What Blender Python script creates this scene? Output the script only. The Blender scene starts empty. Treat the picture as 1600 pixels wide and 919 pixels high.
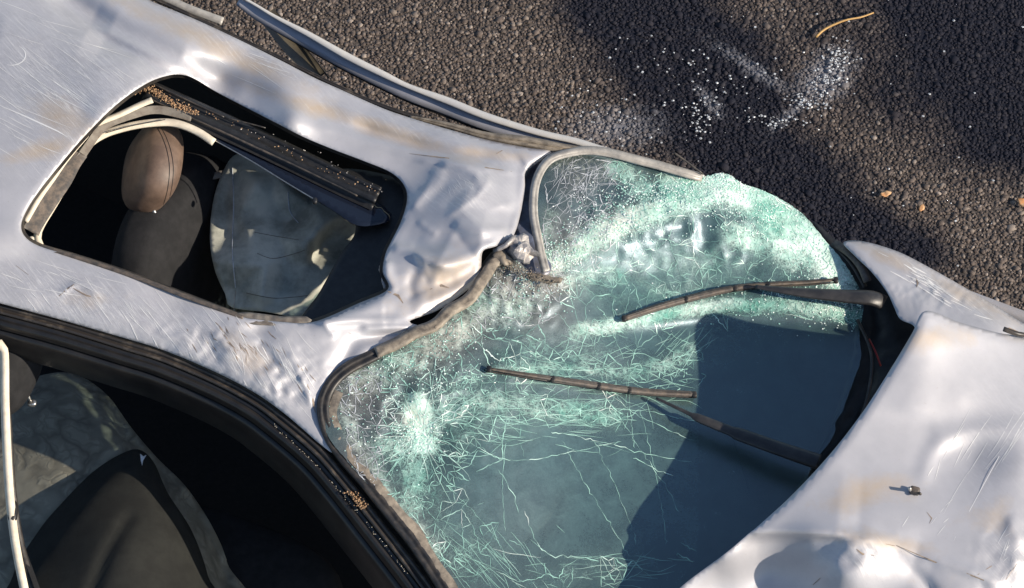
import bpy, math, random
import numpy as np
from mathutils import Vector, Matrix, noise, geometry
R = math.radians
random.seed(7); rng = np.random.default_rng(7)
scn = bpy.context.scene
COL = scn.collection

# ------------------------------------------------------------------ camera, sky, sun
TILT = R(35); DIST = 12.0; TGT = np.array([0.0, 0.0, 1.2]); LENS = 180.0
CAM = TGT + DIST*np.array([0, -math.sin(TILT), math.cos(TILT)])
cd = bpy.data.cameras.new('camera'); cam = bpy.data.objects.new('camera', cd); COL.objects.link(cam)
cam.location = CAM; cam.rotation_euler = (TILT, 0, 0)
cd.lens = LENS; cd.sensor_width = 36; cd.clip_start = 0.1; cd.clip_end = 3000
scn.camera = cam
SUN_EL = R(27); SUN_AZ = R(20)          # from the car's front, a little towards the viewer
SUN = Vector((math.cos(SUN_EL)*math.cos(SUN_AZ), -math.cos(SUN_EL)*math.sin(SUN_AZ), math.sin(SUN_EL)))
w = bpy.data.worlds.new('World'); scn.world = w; w.use_nodes = True
sk = w.node_tree.nodes.new('ShaderNodeTexSky'); sk.sky_type = 'NISHITA'; sk.sun_disc = False
sk.sun_elevation = SUN_EL; sk.sun_rotation = R(90)+SUN_AZ; sk.altitude = 200; sk.dust_density = 0.6
bg = w.node_tree.nodes['Background']; bg.inputs[1].default_value = 0.12
w.node_tree.links.new(sk.outputs[0], bg.inputs[0])
sl = bpy.data.lights.new('sun', 'SUN'); sl.energy = 5.0; sl.angle = R(0.5); sl.color = (1.0, 0.88, 0.72)
so = bpy.data.objects.new('sun', sl); COL.objects.link(so); so.rotation_euler = SUN.to_track_quat('Z', 'Y').to_euler()
scn.view_settings.view_transform = 'Standard'; scn.view_settings.look = 'None'
scn.view_settings.exposure = 0.38; scn.view_settings.gamma = 1.0

# ------------------------------------------------------------------ drawing helpers
def W(px, py, z):
    """sight line through a place in the view, cut at height z -> world points (arrays allowed)"""
    px = np.asarray(px, float); py = np.asarray(py, float); z = np.asarray(z, float)
    k = 36.0/LENS/1600.0
    x = (px-800)*k; v = (459.5-py)*k
    dy = v*math.cos(TILT)+math.sin(TILT); dz = v*math.sin(TILT)-math.cos(TILT)
    t = (z-CAM[2])/dz
    return np.stack([CAM[0]+x*t, CAM[1]+dy*t, np.broadcast_to(z, t.shape)+0*t], -1)

def spline(pts, n=None, closed=False, step=6.0):
    """Catmull-Rom through rows of any width, resampled about every `step` units of the first two columns"""
    P = np.array(pts, float); m = len(P); out = []
    rngs = range(m if closed else m-1)
    for i in rngs:
        if closed: a, b, c, d = P[(i-1) % m], P[i], P[(i+1) % m], P[(i+2) % m]
        else: a, b, c, d = P[max(i-1, 0)], P[i], P[i+1], P[min(i+2, m-1)]
        L = np.linalg.norm((c-b)[:2]); k = max(1, int(L/step))
        for j in range(k):
            t = j/k
            out.append(0.5*((2*b)+(c-a)*t+(2*a-5*b+4*c-d)*t*t+(3*b-a-3*c+d)*t**3))
    if not closed: out.append(P[-1])
    return np.array(out)

def segdist(X, Y, line):
    """distance, signed side and run 0..1 of points against a polyline"""
    L = np.array(line, float); best = np.full(X.shape, 1e9); side = np.zeros(X.shape); run = np.zeros(X.shape)
    lens = np.linalg.norm(np.diff(L[:, :2], axis=0), axis=1); tot = lens.sum(); acc = 0
    for i in range(len(L)-1):
        ax, ay = L[i][:2]; bx, by = L[i+1][:2]; dx, dy = bx-ax, by-ay; l2 = dx*dx+dy*dy+1e-9
        t = np.clip(((X-ax)*dx+(Y-ay)*dy)/l2, 0, 1)
        qx, qy = X-(ax+t*dx), Y-(ay+t*dy); d = np.hypot(qx, qy); m = d < best
        best = np.where(m, d, best); side = np.where(m, np.sign(dx*qy-dy*qx), side)
        run = np.where(m, (acc+t*lens[i])/tot, run); acc += lens[i]
    return best, side, run

class Field:
    """height in metres over the design plane: thin plate through control points plus ridges, dents, folds"""
    def __init__(s, pts):
        P = np.array(pts, float); s.P = P; n = len(P)
        d = np.hypot(P[:, None, 0]-P[None, :, 0], P[:, None, 1]-P[None, :, 1])/100
        K = s.k(d); A = np.zeros((n+3, n+3)); A[:n, :n] = K+np.eye(n)*1e-3
        Q = np.c_[np.ones(n), P[:, :2]/100]; A[:n, n:] = Q; A[n:, :n] = Q.T
        s.c = np.linalg.solve(A, np.r_[P[:, 2], 0, 0, 0]); s.f = []
    @staticmethod
    def k(d): return np.where(d > 1e-9, d*d*np.log(np.maximum(d, 1e-9)), 0)
    def ridge(s, line, h, wd, kind='g', ends=True): s.f.append(('r', spline(line, step=12), h/1000, wd, kind, ends)); return s
    def fold(s, line, h, wd, reach, ends=True): s.f.append(('s', spline(line, step=12), h/1000, wd, reach, ends)); return s
    def blob(s, x, y, rx, ry, h, ang=0): s.f.append(('b', x, y, rx, ry, h/1000, R(ang))); return s
    def rough(s, x, y, rx, ry, h, sc, sharp=0): s.f.append(('n', x, y, rx, ry, h/1000, sc, sharp)); return s
    def facets(s, x, y, rx, ry, gap, jit, wt=.7):
        """crumple a patch into flat facets with sharp creases between them"""
        g = np.random.default_rng(int(x+y)); P = []
        for _ in range(1500):
            p = np.array([x+rx*1.7*g.uniform(-1, 1), y+ry*1.7*g.uniform(-1, 1)])
            if all(np.hypot(*(p-q)) > gap for q in P): P.append(p)
        P = np.array(P+[(x-rx*2.2, y-ry*2.2), (x+rx*2.2, y-ry*2.2), (x-rx*2.2, y+ry*2.2), (x+rx*2.2, y+ry*2.2)])
        Z = s(P[:, 0], P[:, 1])+g.normal(0, jit/1000, len(P)); t = geometry.delaunay_2d_cdt([Vector(p) for p in P], [], [], 0, 1e-4)
        Q = np.array([tuple(v) for v in t[0]]); idx = [o[0] for o in t[3]]; s.f.append(('f', x, y, rx, ry, wt, Q, Z[idx], [tuple(f) for f in t[2]])); return s
    def __call__(s, X, Y):
        X = np.asarray(X, float); Y = np.asarray(Y, float); Z = np.full(X.shape, s.c[-3])+s.c[-2]*X/100+s.c[-1]*Y/100
        for i, p in enumerate(s.P): Z = Z+s.c[i]*s.k(np.hypot(X-p[0], Y-p[1])/100)
        for f in s.f:
            if f[0] == 'r':
                d, sd, run = segdist(X, Y, f[1]); e = np.clip(np.minimum(run, 1-run)*6, 0, 1) if f[5] else 1
                e = e*e*(3-2*e) if f[5] else 1
                Z = Z+f[2]*e*(np.exp(-(d/f[3])**2) if f[4] == 'g' else np.exp(-d/f[3]))
            elif f[0] == 's':
                d, sd, run = segdist(X, Y, f[1]); e = np.clip(np.minimum(run, 1-run)*6, 0, 1) if f[5] else 1
                Z = Z+f[2]*e*np.tanh(sd*d/f[3])*np.exp(-(d/f[4])**2)
            elif f[0] == 'f':
                w_ = f[5]*np.clip(1.6-1.25*np.hypot((X-f[1])/f[3], (Y-f[2])/f[4]), 0, 1); Zf = Z.copy(); Q = f[6]
                for a, b, d in f[8]:
                    A, B, D = Q[a], Q[b], Q[d]; den = (B[1]-D[1])*(A[0]-D[0])+(D[0]-B[0])*(A[1]-D[1])
                    if abs(den) < 1e-6: continue
                    u = ((B[1]-D[1])*(X-D[0])+(D[0]-B[0])*(Y-D[1]))/den; v = ((D[1]-A[1])*(X-D[0])+(A[0]-D[0])*(Y-D[1]))/den
                    m = (u >= 0) & (v >= 0) & (u+v <= 1); Zf = np.where(m, u*f[7][a]+v*f[7][b]+(1-u-v)*f[7][d], Zf)
                Z = Z*(1-w_)+Zf*w_
            elif f[0] == 'b':
                c, q = math.cos(f[6]), math.sin(f[6]); u = ((X-f[1])*c+(Y-f[2])*q)/f[3]; v = (-(X-f[1])*q+(Y-f[2])*c)/f[4]
                Z = Z+f[5]*np.exp(-(u*u+v*v))
            else:
                g = np.exp(-(((X-f[1])/f[3])**2+((Y-f[2])/f[4])**2)); m = g > 0.02
                N = np.zeros(X.shape); xs, ys = X[m], Y[m]
                fn = (lambda v: 1-2*abs(noise.noise(v))) if f[7] else (lambda v: noise.noise(v))
                N[m] = [fn(Vector((a/f[6], b/f[6], f[1]*.13)))+.4*noise.noise(Vector((a/f[6]*2.3, b/f[6]*2.3, 3))) for a, b in zip(xs.flat, ys.flat)]
                Z = Z+f[5]*g*N
        return Z

def inside(X, Y, poly):
    P = np.array(poly); c = np.zeros(X.shape, bool); j = len(P)-1
    for i in range(len(P)):
        xi, yi, xj, yj = P[i, 0], P[i, 1], P[j, 0], P[j, 1]
        m = ((yi > Y) != (yj > Y)) & (X < (xj-xi)*(Y-yi)/(yj-yi+1e-12)+xi); c ^= m; j = i
    return c

def hang(o, parent):
    o.parent = parent
    if parent.parent is None: o.matrix_parent_inverse = Matrix.Translation(-parent.location)   # parts are made where they stand
class Mask:
    def __init__(s, poly):
        P = np.array(poly)[:, :2]; s.lo = P.min(0)-2; n = (P.max(0)+2-s.lo).astype(int)+1
        gx, gy = np.meshgrid(np.arange(n[0])+s.lo[0]+.5, np.arange(n[1])+s.lo[1]+.5); s.g = inside(gx, gy, P)
    def __call__(s, p):
        i, j = int(p[0]-s.lo[0]), int(p[1]-s.lo[1]); return 0 <= j < s.g.shape[0] and 0 <= i < s.g.shape[1] and bool(s.g[j, i])
def link(name, me, mat, parent=None, smooth=True):
    o = bpy.data.objects.new(name, me); COL.objects.link(o)
    if mat: me.materials.append(mat)
    if smooth and len(me.polygons): me.polygons.foreach_set('use_smooth', [True]*len(me.polygons))
    if parent: hang(o, parent)
    return o

def mesh(name, V, F, mat, parent=None, smooth=True, attrs=None):
    me = bpy.data.meshes.new(name); me.from_pydata([tuple(v) for v in V], [], [tuple(int(i) for i in f) for f in F])
    for k, a in (attrs or {}).items():
        at = me.attributes.new(k, 'FLOAT', 'POINT'); at.data.foreach_set('value', np.asarray(a, np.float32))
    me.update()
    return link(name, me, mat, parent, smooth)

def sheet(name, outline, zf, mat, parent, holes=(), step=5.0, thick=1.5, hem=None, attrs=None, curve=True, holehem=None, jag=0):
    """sheet metal / glass / cloth cut to an outline, lying on the height field"""
    def ol(p): return spline(p, closed=True, step=step) if curve else np.array(p, float)
    loops = [ol(outline)]+[ol(h) for h in holes]
    if jag:
        for L in loops: L[:, :2] += rng.normal(0, jag, (len(L), 2))
    lo, hi = loops[0].min(0)[:2], loops[0].max(0)[:2]
    gx, gy = np.meshgrid(np.arange(lo[0], hi[0], step), np.arange(lo[1], hi[1], step*.87)); gx = gx+(np.arange(gx.shape[0]) % 2)[:, None]*step/2
    X, Y = gx.ravel(), gy.ravel(); m = inside(X, Y, loops[0])
    for h in loops[1:]: m &= ~inside(X, Y, h)
    X, Y = X[m], Y[m]
    for h in loops:
        d, _, _ = segdist(X, Y, np.vstack([h, h[:1]])); m = d > step*.55; X, Y = X[m], Y[m]
    P = []; E = []
    for h in loops:
        b = len(P); P += [tuple(p[:2]) for p in h]; E += [(b+i, b+(i+1) % len(h)) for i in range(len(h))]
    P += list(zip(X, Y))
    r = geometry.delaunay_2d_cdt([Vector(p) for p in P], E, [], 0, 1e-4)
    V2 = np.array([tuple(v) for v in r[0]]); F = np.array([tuple(f) for f in r[2]])
    c = V2[F].mean(1); m = inside(c[:, 0], c[:, 1], loops[0])
    for h in loops[1:]: m &= ~inside(c[:, 0], c[:, 1], h)
    F = F[m]; Z = zf(V2[:, 0], V2[:, 1])
    for hm, hs in ((hem, loops[:1]), (holehem, loops[1:])):
        if hm:
            for h in hs:
                d, _, _ = segdist(V2[:, 0], V2[:, 1], np.vstack([h, h[:1]])); Z = Z-hm[0]/1000*np.exp(-(d/hm[1])**2)
    A = {k: f(V2[:, 0], V2[:, 1]) for k, f in (attrs or {}).items()}
    a, b_, c_ = V2[F[:, 0]], V2[F[:, 1]], V2[F[:, 2]]     # face the viewer
    ar = (b_[:, 0]-a[:, 0])*(c_[:, 1]-a[:, 1])-(b_[:, 1]-a[:, 1])*(c_[:, 0]-a[:, 0])
    F[ar > 0] = F[ar > 0][:, ::-1]
    o = mesh(name, W(V2[:, 0], V2[:, 1], Z), F, mat, parent, attrs=A)
    if thick:
        s = o.modifiers.new('thickness', 'SOLIDIFY'); s.thickness = thick/1000; s.offset = -1
    return o

def sweep(name, path, prof, mat, parent, step=7, wob=0.0, smooth=True, caps=True):
    """path rows (px,py,z[,width factor]); profile rows (sideways px, height mm): a moulding or seal"""
    P = spline(path, step=step); n = len(P)
    T = np.gradient(P[:, :2], axis=0); T /= np.linalg.norm(T, axis=1)[:, None]+1e-9
    N = np.c_[-T[:, 1], T[:, 0]]; wf = P[:, 3] if P.shape[1] > 3 else np.ones(n)
    V = []; k = len(prof)
    for i in range(n):
        q = wob*(noise.noise(Vector((P[i, 0]*.02, P[i, 1]*.02, 1)))) if wob else 0
        for (o, dz) in prof:
            V.append(W(P[i, 0]+N[i, 0]*(o*wf[i]+q), P[i, 1]+N[i, 1]*(o*wf[i]+q), P[i, 2]+dz*wf[i]/1000+(wob*.0007*noise.noise(Vector((P[i, 0]*.09, P[i, 1]*.09, o*.3))) if wob else 0)))
    F = [(i*k+j, (i+1)*k+j, (i+1)*k+j+1, i*k+j+1) for i in range(n-1) for j in range(k-1)]
    if caps: F += [tuple(range(k)), tuple(range((n-1)*k+k-1, (n-1)*k-1, -1))]
    return mesh(name, V, F, mat, parent, smooth)

def tubemesh(paths, seg=6):
    V = []; F = []
    for pts, rad in paths:
        P = np.array(pts, float); n = len(P); rad = np.broadcast_to(rad, n)
        if n < 2: continue
        T = np.gradient(P, axis=0); T /= np.linalg.norm(T, axis=1)[:, None]+1e-12
        up = np.array([0, 0, 1.0]) if abs(T[:, 2]).mean() < .8 else np.array([1.0, 0, 0])
        b = len(V)
        for i in range(n):
            u = np.cross(T[i], up); u /= np.linalg.norm(u)+1e-12; v = np.cross(u, T[i])
            for j in range(seg):
                a = 2*math.pi*j/seg; V.append(P[i]+rad[i]*(math.cos(a)*u+math.sin(a)*v))
        F += [(b+i*seg+j, b+i*seg+(j+1) % seg, b+(i+1)*seg+(j+1) % seg, b+(i+1)*seg+j) for i in range(n-1) for j in range(seg)]
        F += [tuple(b+j for j in range(seg))[::-1], tuple(b+(n-1)*seg+j for j in range(seg))]
    return V, F
def tube(name, path, r, mat, parent, seg=8, step=7):
    P = spline(path, step=step); rr = P[:, 3] if P.shape[1] > 3 else r
    V, F = tubemesh([(W(P[:, 0], P[:, 1], P[:, 2]), rr)], seg); return mesh(name, V, F, mat, parent)

def puff(name, c, rad, mat, parent, rot=(0, 0, 0), e=2.6, nu=40, nv=26, warp=0.0, sc=8, fn=None):
    """cushion / casing: rounded box with its own sizes, turned and slightly uneven"""
    from mathutils import Euler
    M = Euler(rot).to_matrix(); V = []; F = []
    sp = lambda a, p: math.copysign(abs(a)**p, a)
    for i in range(nv+1):
        th = -math.pi/2+math.pi*i/nv
        for j in range(nu):
            ph = 2*math.pi*j/nu
            v = Vector((rad[0]*sp(math.cos(th), 2/e)*sp(math.cos(ph), 2/e), rad[1]*sp(math.cos(th), 2/e)*sp(math.sin(ph), 2/e), rad[2]*sp(math.sin(th), 2/e)))
            if warp: v *= 1+warp*noise.noise(v*sc)
            if fn: v = fn(v)
            V.append(M @ v+Vector(c))
    F = [(i*nu+j, i*nu+(j+1) % nu, (i+1)*nu+(j+1) % nu, (i+1)*nu+j) for i in range(nv) for j in range(nu)]
    o = mesh(name, V, F, mat, parent)
    import bmesh
    bm = bmesh.new(); bm.from_mesh(o.data); bmesh.ops.remove_doubles(bm, verts=bm.verts, dist=1e-5); bm.to_mesh(o.data); bm.free()
    return o

def onto(o, pts, lift=.001):
    """drop points of the view onto a built part"""
    from mathutils.bvhtree import BVHTree
    t = BVHTree.FromPolygons([v.co for v in o.data.vertices], [p.vertices for p in o.data.polygons]); out = []
    C = Vector(CAM)
    for p in pts:
        d = (Vector(W(p[0], p[1], 0.0))-C).normalized(); h = t.ray_cast(C, d)
        if h[0]: out.append(tuple(h[0]-d*lift))
    return out
def thread(name, o, pts, rad, mat, parent, lift=.0006):
    V, F = tubemesh([(onto(o, spline(pts, step=4), lift), rad)], 6); return mesh(name, V, F, mat, parent)

def ribbons(name, lines, mat, parent, zf, lift=1.0, kind='stuff', attr=None):
    """thin raised or cut marks lying on a surface; lines = [(points px, half width px)]"""
    pts = []; idx = []; V2 = []; F = []; A = []
    for L in lines:
        P = np.array(L[0], float); n = len(P)
        if n < 2: continue
        wd = L[1]; T = np.gradient(P, axis=0); T /= np.linalg.norm(T, axis=1)[:, None]+1e-9
        N = np.c_[-T[:, 1], T[:, 0]]; b = len(V2)
        taper = np.sin(np.linspace(.25, math.pi-.25, n))[:, None]
        A0 = P+N*wd*taper; B0 = P-N*wd*taper
        for i in range(n): V2.append(A0[i]); V2.append(B0[i])
        A += [L[2] if len(L) > 2 else 1.0]*(2*n)
        F += [(b+2*i, b+2*i+1, b+2*i+3, b+2*i+2) for i in range(n-1)]
    V2 = np.array(V2); Z = zf(V2[:, 0], V2[:, 1])+lift/1000
    o = mesh(name, W(V2[:, 0], V2[:, 1], Z), F, mat, parent, smooth=True, attrs={'tone': A})
    if kind: o['kind'] = kind
    return o

# ------------------------------------------------------------------ materials
class NT:
    def __init__(s, name):
        s.m = bpy.data.materials.new(name); s.m.use_nodes = True; s.t = s.m.node_tree; s.b = s.t.nodes['Principled BSDF']; s.out = s.t.nodes['Material Output']
        s.co = s.t.nodes.new('ShaderNodeTexCoord').outputs['Object']
    def n(s, typ, **k):
        o = s.t.nodes.new(typ)
        for a, v in k.items():
            if a.startswith('i_'):
                key = a[2:]; key = int(key) if key.isdigit() else key.replace('_', ' ')
                if isinstance(v, bpy.types.NodeSocket): s.t.links.new(v, o.inputs[key])
                else: o.inputs[key].default_value = v
            else: setattr(o, a, v)
        return o
    def l(s, a, b): s.t.links.new(a, b)
    def noise(s, scale, detail=4, rough=.6, stretch=None, rot=0, dist=0):
        co = s.co
        if stretch:
            r = s.n('ShaderNodeMapping', i_Vector=co); r.inputs['Rotation'].default_value = (0, 0, R(rot))
            q = s.n('ShaderNodeMapping', i_Vector=r.outputs[0]); q.inputs['Scale'].default_value = stretch; co = q.outputs[0]
        return s.n('ShaderNodeTexNoise', i_Vector=co, i_Scale=scale, i_Detail=detail, i_Roughness=rough, i_Distortion=dist).outputs['Fac']
    def ramp(s, f, lo, hi, a=(0, 0, 0, 1), b=(1, 1, 1, 1)):
        r = s.n('ShaderNodeValToRGB', i_Fac=f); r.color_ramp.elements[0].position = lo; r.color_ramp.elements[1].position = hi
        r.color_ramp.elements[0].color = a; r.color_ramp.elements[1].color = b; return r.outputs['Color']
    def mix(s, f, a, b):
        m = s.n('ShaderNodeMix', data_type='RGBA')
        for sock, v in ((m.inputs['Factor'], f), (m.inputs[6], a), (m.inputs[7], b)):
            if isinstance(v, bpy.types.NodeSocket): s.l(v, sock)
            else: sock.default_value = v
        return m.outputs[2]
    def math(s, op, a, b=0.0, clamp=False):
        m = s.n('ShaderNodeMath', operation=op, use_clamp=clamp)
        for i, v in enumerate((a, b)):
            if isinstance(v, bpy.types.NodeSocket): s.l(v, m.inputs[i])
            else: m.inputs[i].default_value = v
        return m.outputs[0]
    def attr(s, name): return s.n('ShaderNodeAttribute', attribute_name=name).outputs['Fac']
    def set(s, **k):
        for a, v in k.items():
            i = s.b.inputs[a.replace('_', ' ')]
            if isinstance(v, bpy.types.NodeSocket): s.l(v, i)
            else: i.default_value = v
        return s
    def bump(s, h, st=.3, d=.002, nrm=None):
        b = s.n('ShaderNodeBump', i_Height=h, i_Strength=st, i_Distance=d)
        if nrm: s.l(nrm, b.inputs['Normal'])
        s.l(b.outputs[0], s.b.inputs['Normal']); return b.outputs[0]
def c(r, g, b): return (r, g, b, 1)

def paint_mat():
    p = NT('silver_paint'); p.co
    dirt = p.attr('dirt'); scuff = p.attr('scuff')
    big = p.noise(7, 5, .6); fine = p.noise(90, 5, .7); streak = p.noise(14, 6, .75, (1, 14, 1), 52); streak2 = p.noise(16, 5, .7, (1, 11, 1), -12)
    col = p.mix(p.ramp(big, .35, .7), c(.385, .385, .415), c(.455, .45, .48))
    col = p.mix(p.math('MULTIPLY', p.ramp(p.noise(30, 7, .75), .45, .7), p.math('ADD', .06, p.math('MULTIPLY', scuff, .35))), col, c(.25, .245, .26)); col = p.mix(p.math('MULTIPLY', p.ramp(p.noise(12, 6, .8, (1, 9, 1), 28), .48, .7), p.math('ADD', .03, p.math('MULTIPLY', scuff, .5))), col, c(.58, .58, .59))
    tan = p.math('MULTIPLY', p.ramp(p.math('ADD', p.math('MULTIPLY', p.noise(11, 6, .7), .8), p.math('MULTIPLY', dirt, .55)), .52, .95), .8)
    col = p.mix(tan, col, c(.42, .33, .24))
    sc = p.math('MULTIPLY', p.ramp(streak, .53, .68), scuff, True)
    col = p.mix(p.math('MULTIPLY', sc, .75), col, c(.72, .71, .70))
    sc2 = p.math('MULTIPLY', p.ramp(streak2, .60, .66), scuff, True)
    col = p.mix(p.math('MULTIPLY', sc2, .5), col, c(.30, .30, .36))
    sp = p.ramp(p.noise(260, 2, .5), .70, .78); col = p.mix(p.math('MULTIPLY', sp, .5), col, c(.25, .2, .16))
    rough = p.math('ADD', p.math('MULTIPLY', fine, .15), p.math('ADD', p.math('MULTIPLY', tan, .25), p.math('ADD', .40, p.math('MULTIPLY', sc, .15))))
    p.set(Base_Color=col, Metallic=.2, Roughness=rough, Coat_Weight=.1, Coat_Roughness=.3)
    h = p.math('ADD', p.math('MULTIPLY', p.noise(9, 2, .5), .7), p.math('ADD', p.math('MULTIPLY', streak, p.math('MULTIPLY', scuff, .7)), p.math('MULTIPLY', fine, .05)))
    p.bump(h, .45, .005); return p.m
PAINT = paint_mat()

def simple(name, col, rough=.6, col2=None, sc=60, bump=.2, bd=.001, metal=0, spec=.5, lo=.4, hi=.65, coat=0):
    p = NT(name); n = p.noise(sc, 6, .65)
    base = p.mix(p.ramp(n, lo, hi), c(*col), c(*col2)) if col2 else c(*col)
    p.set(Base_Color=base, Roughness=rough, Metallic=metal, Specular_IOR_Level=spec, Coat_Weight=coat)
    if bump: p.bump(p.noise(sc*3, 4, .6), bump, bd)
    return p.m
RUBBER = simple('black_rubber', (.012, .012, .013), .45, (.045, .038, .032), 40, .3)
TRIM = simple('weathered_trim', (.030, .026, .024), .42, (.16, .13, .10), 30, .3, lo=.5, hi=.8)
GLOSSB = simple('satin_black_frame', (.010, .010, .011), .35, (.022, .020, .019), 14, .12)
PLASTIC = simple('black_plastic', (.010, .010, .011), .5, (.02, .02, .021), 50, .3)
DUSTY = simple('dusty_plastic', (.05, .045, .042), .6, (.17, .13, .10), 60, .4, lo=.4, hi=.75)
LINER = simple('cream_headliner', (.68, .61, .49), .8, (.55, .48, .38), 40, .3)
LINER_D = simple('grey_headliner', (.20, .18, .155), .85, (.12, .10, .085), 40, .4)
SEALTAN = simple('dusty_seal', (.10, .085, .07), .6, (.32, .27, .21), 45, .5, lo=.35, hi=.7)
SEALGREY = simple('grey_glass_seal', (.20, .19, .18), .4, (.50, .47, .42), 30, .3, lo=.3, hi=.75)
LEATHER = simple('brown_leather', (.10, .066, .049), .55, (.16, .108, .08), 25, .35, .0008)
FABRIC = simple('olive_seat_cloth', (.17, .165, .13), .85, (.22, .21, .165), 30, .5, .001)
DARKFAB = simple('charcoal_seat_cloth', (.012, .0125, .014), .85, (.020, .020, .022), 30, .5, spec=.25)
CARPET = simple('black_carpet', (.008, .008, .008), .9, (.014, .013, .012), 80, .5)
METAL = simple('bare_metal', (.55, .54, .52), .3, (.4, .38, .35), 60, .2, metal=.9)
RUST = simple('rusty_grit', (.30, .17, .09), .9, (.50, .34, .20), 120, .6, .002)
TORN = simple('crushed_metal', (.22, .21, .22), .5, (.50, .46, .42), 30, .6, .004, metal=.3)
SCRATCH = simple('bare_scratch', (.66, .66, .66), .4, None, bump=0)
GOUGE = simple('dark_gouge', (.16, .13, .11), .7, (.35, .27, .2), 60, 0)
AIRBAG = simple('airbag_cloth', (.50, .50, .43), .7, (.20, .21, .18), 9, .3, .002)
TAN = simple('dry_stalk', (.50, .31, .11), .6, (.38, .22, .08), 60, .3)
LEAF = simple('orange_leaf', (.52, .24, .09), .6, (.62, .40, .22), 60, .3)
DOORSIDE = simple('shaded_frame_paint', (.36, .37, .42), .4, (.42, .42, .46), 20, .15, metal=.3)  # shaded lower face of the door frame, shade put into the colour
BARK = simple('bark', (.10, .08, .06), .9, (.05, .04, .03), 30, .5)

def road_mat(name, stone):
    p = NT(name); geo = p.n('ShaderNodeNewGeometry'); p.co = geo.outputs['Position']
    def spot(x, y, rx, ry, rot=0):
        m = p.n('ShaderNodeMapping', i_Vector=p.co, vector_type='TEXTURE'); m.inputs['Location'].default_value = (x, y, 0); m.inputs['Rotation'].default_value = (0, 0, R(rot)); m.inputs['Scale'].default_value = (rx, ry, 1e4)
        d = p.n('ShaderNodeVectorMath', operation='LENGTH', i_0=m.outputs[0]).outputs['Value']
        return p.math('SUBTRACT', 1.0, d, True)
    wob = p.noise(3.2, 5, .65)
    if stone:
        t = p.attr('tint'); r = p.n('ShaderNodeValToRGB', i_Fac=t); e = r.color_ramp.elements
        e[0].position = 0; e[0].color = c(.060, .048, .042); e[1].position = 1; e[1].color = c(.32, .27, .235)
        for q, k in ((.45, c(.098, .076, .065)), (.8, c(.145, .115, .099)), (.95, c(.20, .165, .14))): x = e.new(q); x.color = k
        col = r.outputs['Color']
    else: col = p.mix(p.ramp(p.noise(160, 3, .6), .4, .6), c(.03, .025, .023), c(.06, .05, .045)); vo = p.n('ShaderNodeTexVoronoi', i_Vector=p.co, i_Scale=105); far = p.ramp(p.n('ShaderNodeSeparateColor', i_0=vo.outputs['Color']).outputs[0], .2, .95, c(.05, .04, .035), c(.17, .14, .12)); gp = p.ramp(vo.outputs['Distance'], .35, .75, c(1, 1, 1), c(.15, .15, .15)); col = p.mix(gp, col, far)
    def G(px, py, rx, ry, rot=0): q = W(px, py, 0.0); return spot(float(q[0]), float(q[1]), rx, ry, rot)
    road_shade = G(1085, 120, .34, .60, 30)  # dark blue cast shadows on the road, painted into the base colour
    for a in ((1210, 265, .42, .22, -28), (1600, 30, .80, .58, 0), (1590, 170, .35, .35, 0), (1010, 10, .34, .3, 0), (1330, 350, .40, .16, -35)): road_shade = p.math('MAXIMUM', road_shade, G(*a))
    road_shade = p.ramp(p.math('ADD', road_shade, p.math('MULTIPLY', p.math('SUBTRACT', wob, .5), .9)), .05, .50)
    col = p.mix(p.math('MULTIPLY', road_shade, .90), col, c(.010, .013, .024))
    dust = G(1290, 120, .13, .22, -35)
    for a in ((1250, 165, .28, .045, 46), (1110, 160, .14, .05, -60), (960, 200, .30, .16, 0), (1180, 110, .34, .05, -40)): dust = p.math('MAXIMUM', dust, p.math('MULTIPLY', G(*a), .8))
    dm = p.ramp(p.math('ADD', p.math('MULTIPLY', dust, .6), p.math('MULTIPLY', p.noise(45, 5, .85), .75)), .58, .92)
    col = p.mix(p.math('MULTIPLY', dm, .42), col, c(.40, .41, .46))
    p.set(Base_Color=col, Specular_IOR_Level=p.math('SUBTRACT', .4, p.math('MULTIPLY', road_shade, .3)), Roughness=.8)
    p.bump(p.noise(420, 3, .7), .5, .002); return p.m
ROADM = road_mat('asphalt_binder', False); STONEM = road_mat('asphalt_stone', True)

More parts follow.
